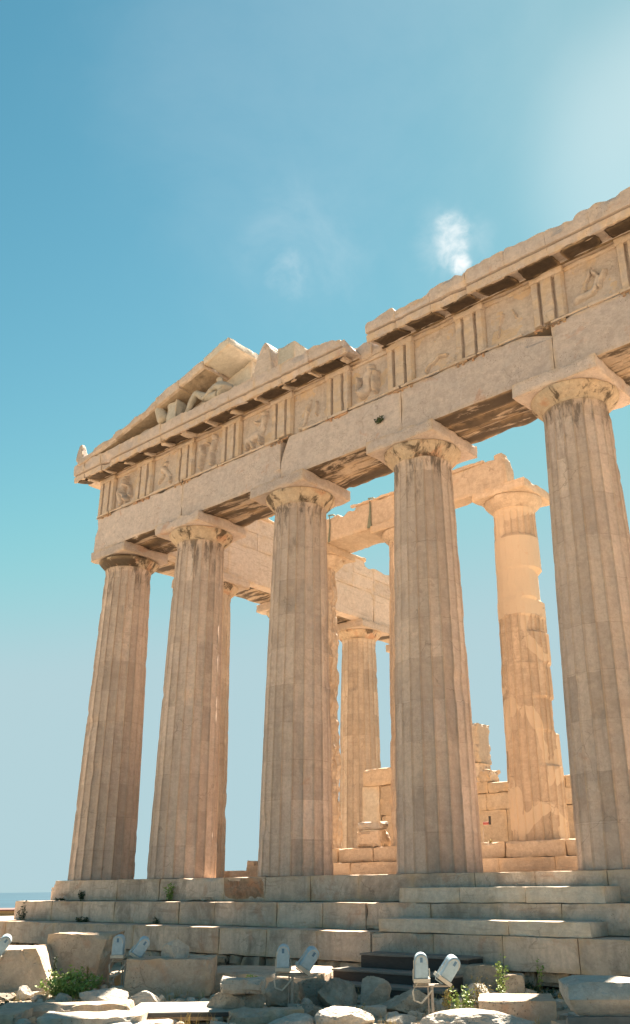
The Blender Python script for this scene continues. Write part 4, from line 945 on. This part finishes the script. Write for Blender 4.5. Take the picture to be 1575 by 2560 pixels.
bush('weed', 'brown dry flower heads next to the tilted lamp of the right floodlight', 'weed', 15.95, -5.2, -1.95, .22, .52, 180, 'leafdry', 9, 0, .035, 7, 1.1)
bush('weed', 'thin pale weed between the large bright boulder and the wooden steps', 'weed', 15.25, -6.35, -1.95, .16, .28, 60, 'leafdry', 10, 0, .03, 4, 1.0)
bush('weed', 'two straight green blades against the bottom step, right of the dark block', 'weed', 16.0, -2.6, -1.9, .14, .72, 50, 'leaf', 11, 0, .05, 2, .8)
bush('weed', 'low dark ivy in the foundation gap under the right end of the bottom step', 'weed', 15.9, -2.55, -2.0, .9, .30, 420, 'leafdark', 12, 0, .05, 30)
bush('weed', 'dark ivy in the foundation gap behind the dark weathered block', 'weed', 14.6, -2.5, -1.75, .8, .28, 360, 'leafdark', 13, 0, .05, 26)
bush('weed', 'small leafy weed hanging on the top step under the corner column', 'weed', .62, -1.06, -.54, .20, .38, 130, 'leafdark', 14, 0, .06, 7)
bush('weed', 'leafy weed growing on the top step under the second column', 'weed', 4.55, -1.08, -.54, .28, .42, 190, 'leaf', 15, 0, .06, 9)
bush('weed', 'dark weeds on the end of the middle step at the left', 'weed', -1.15, -1.78, -1.05, .30, .50, 160, 'leafdark', 16, 0, .05, 8)
bush('weed', 'flat dark cushion of weed on the bottom step left of centre', 'weed', 1.9, -1.80, -1.06, .42, .13, 200, 'leafdark', 17, 0, .05, 14)
bush('weed', 'small dark green tuft in front of the middle step, alone between two joints', 'weed', 4.95, -1.78, -1.06, .10, .20, 60, 'leafdark', 18, 0, .05, 4)
bush('weed', 'flat dark cushion of weed on the middle step at the left corner', 'weed', -.35, -1.10, -.55, .30, .09, 90, 'leafdark', 19, 0, .05, 8)
bush('weed', 'dark twiggy plant sprouting from the architrave above the fourth column', 'weed', 11.58, -.93, 10.95, .30, .16, 170, 'leafdark', 20, 0, .06, 12)
bush('weed', 'dark weeds in the foundation gap below the tall leaning block', 'weed', 6.4, -3.0, -1.95, 1.0, .35, 300, 'leafdark', 21, 0, .06, 20)
bush('weed', 'tiny yellow flower tuft at the foot of the patched inner column', 'weed', 11.05, 4.15, .80, .14, .09, 70, 'leafdry', 22, 0, .03, 6)
mb = MB(); rnd = random.Random(91)
for i in range(150):
    if i % 3 == 0: cx_, cy_ = rnd.uniform(2, 18), rnd.uniform(-3.1, -2.45)
    else: cx_, cy_ = rnd.uniform(8, 18), rnd.uniform(-9.4, -3)
    for b_ in range(rnd.randint(4, 12)):
        h = rnd.uniform(.05, .24); a = rnd.uniform(0, 6.28); x, y = cx_ + rnd.gauss(0, .05), cy_ + rnd.gauss(0, .05); z = gz(x, y); dx, dy = math.cos(a) * h * rnd.uniform(.1, .5), math.sin(a) * h * rnd.uniform(.1, .5); w_ = .004
        mb.add([(x - w_, y, z), (x + w_, y + w_, z), (x + dx * .4 + w_ * .8, y + dy * .4, z + h * .6), (x + dx * .4 - w_ * .8, y + dy * .4, z + h * .6), (x + dx, y + dy, z + h)], [(0, 1, 2, 3), (3, 2, 4)])
tag(mb.build('grass', M['leafdry']), 'sparse dry grass growing between the stones', 'grass', kind='stuff')
print('verts', sum(len(m.vertices) for m in bpy.data.meshes))
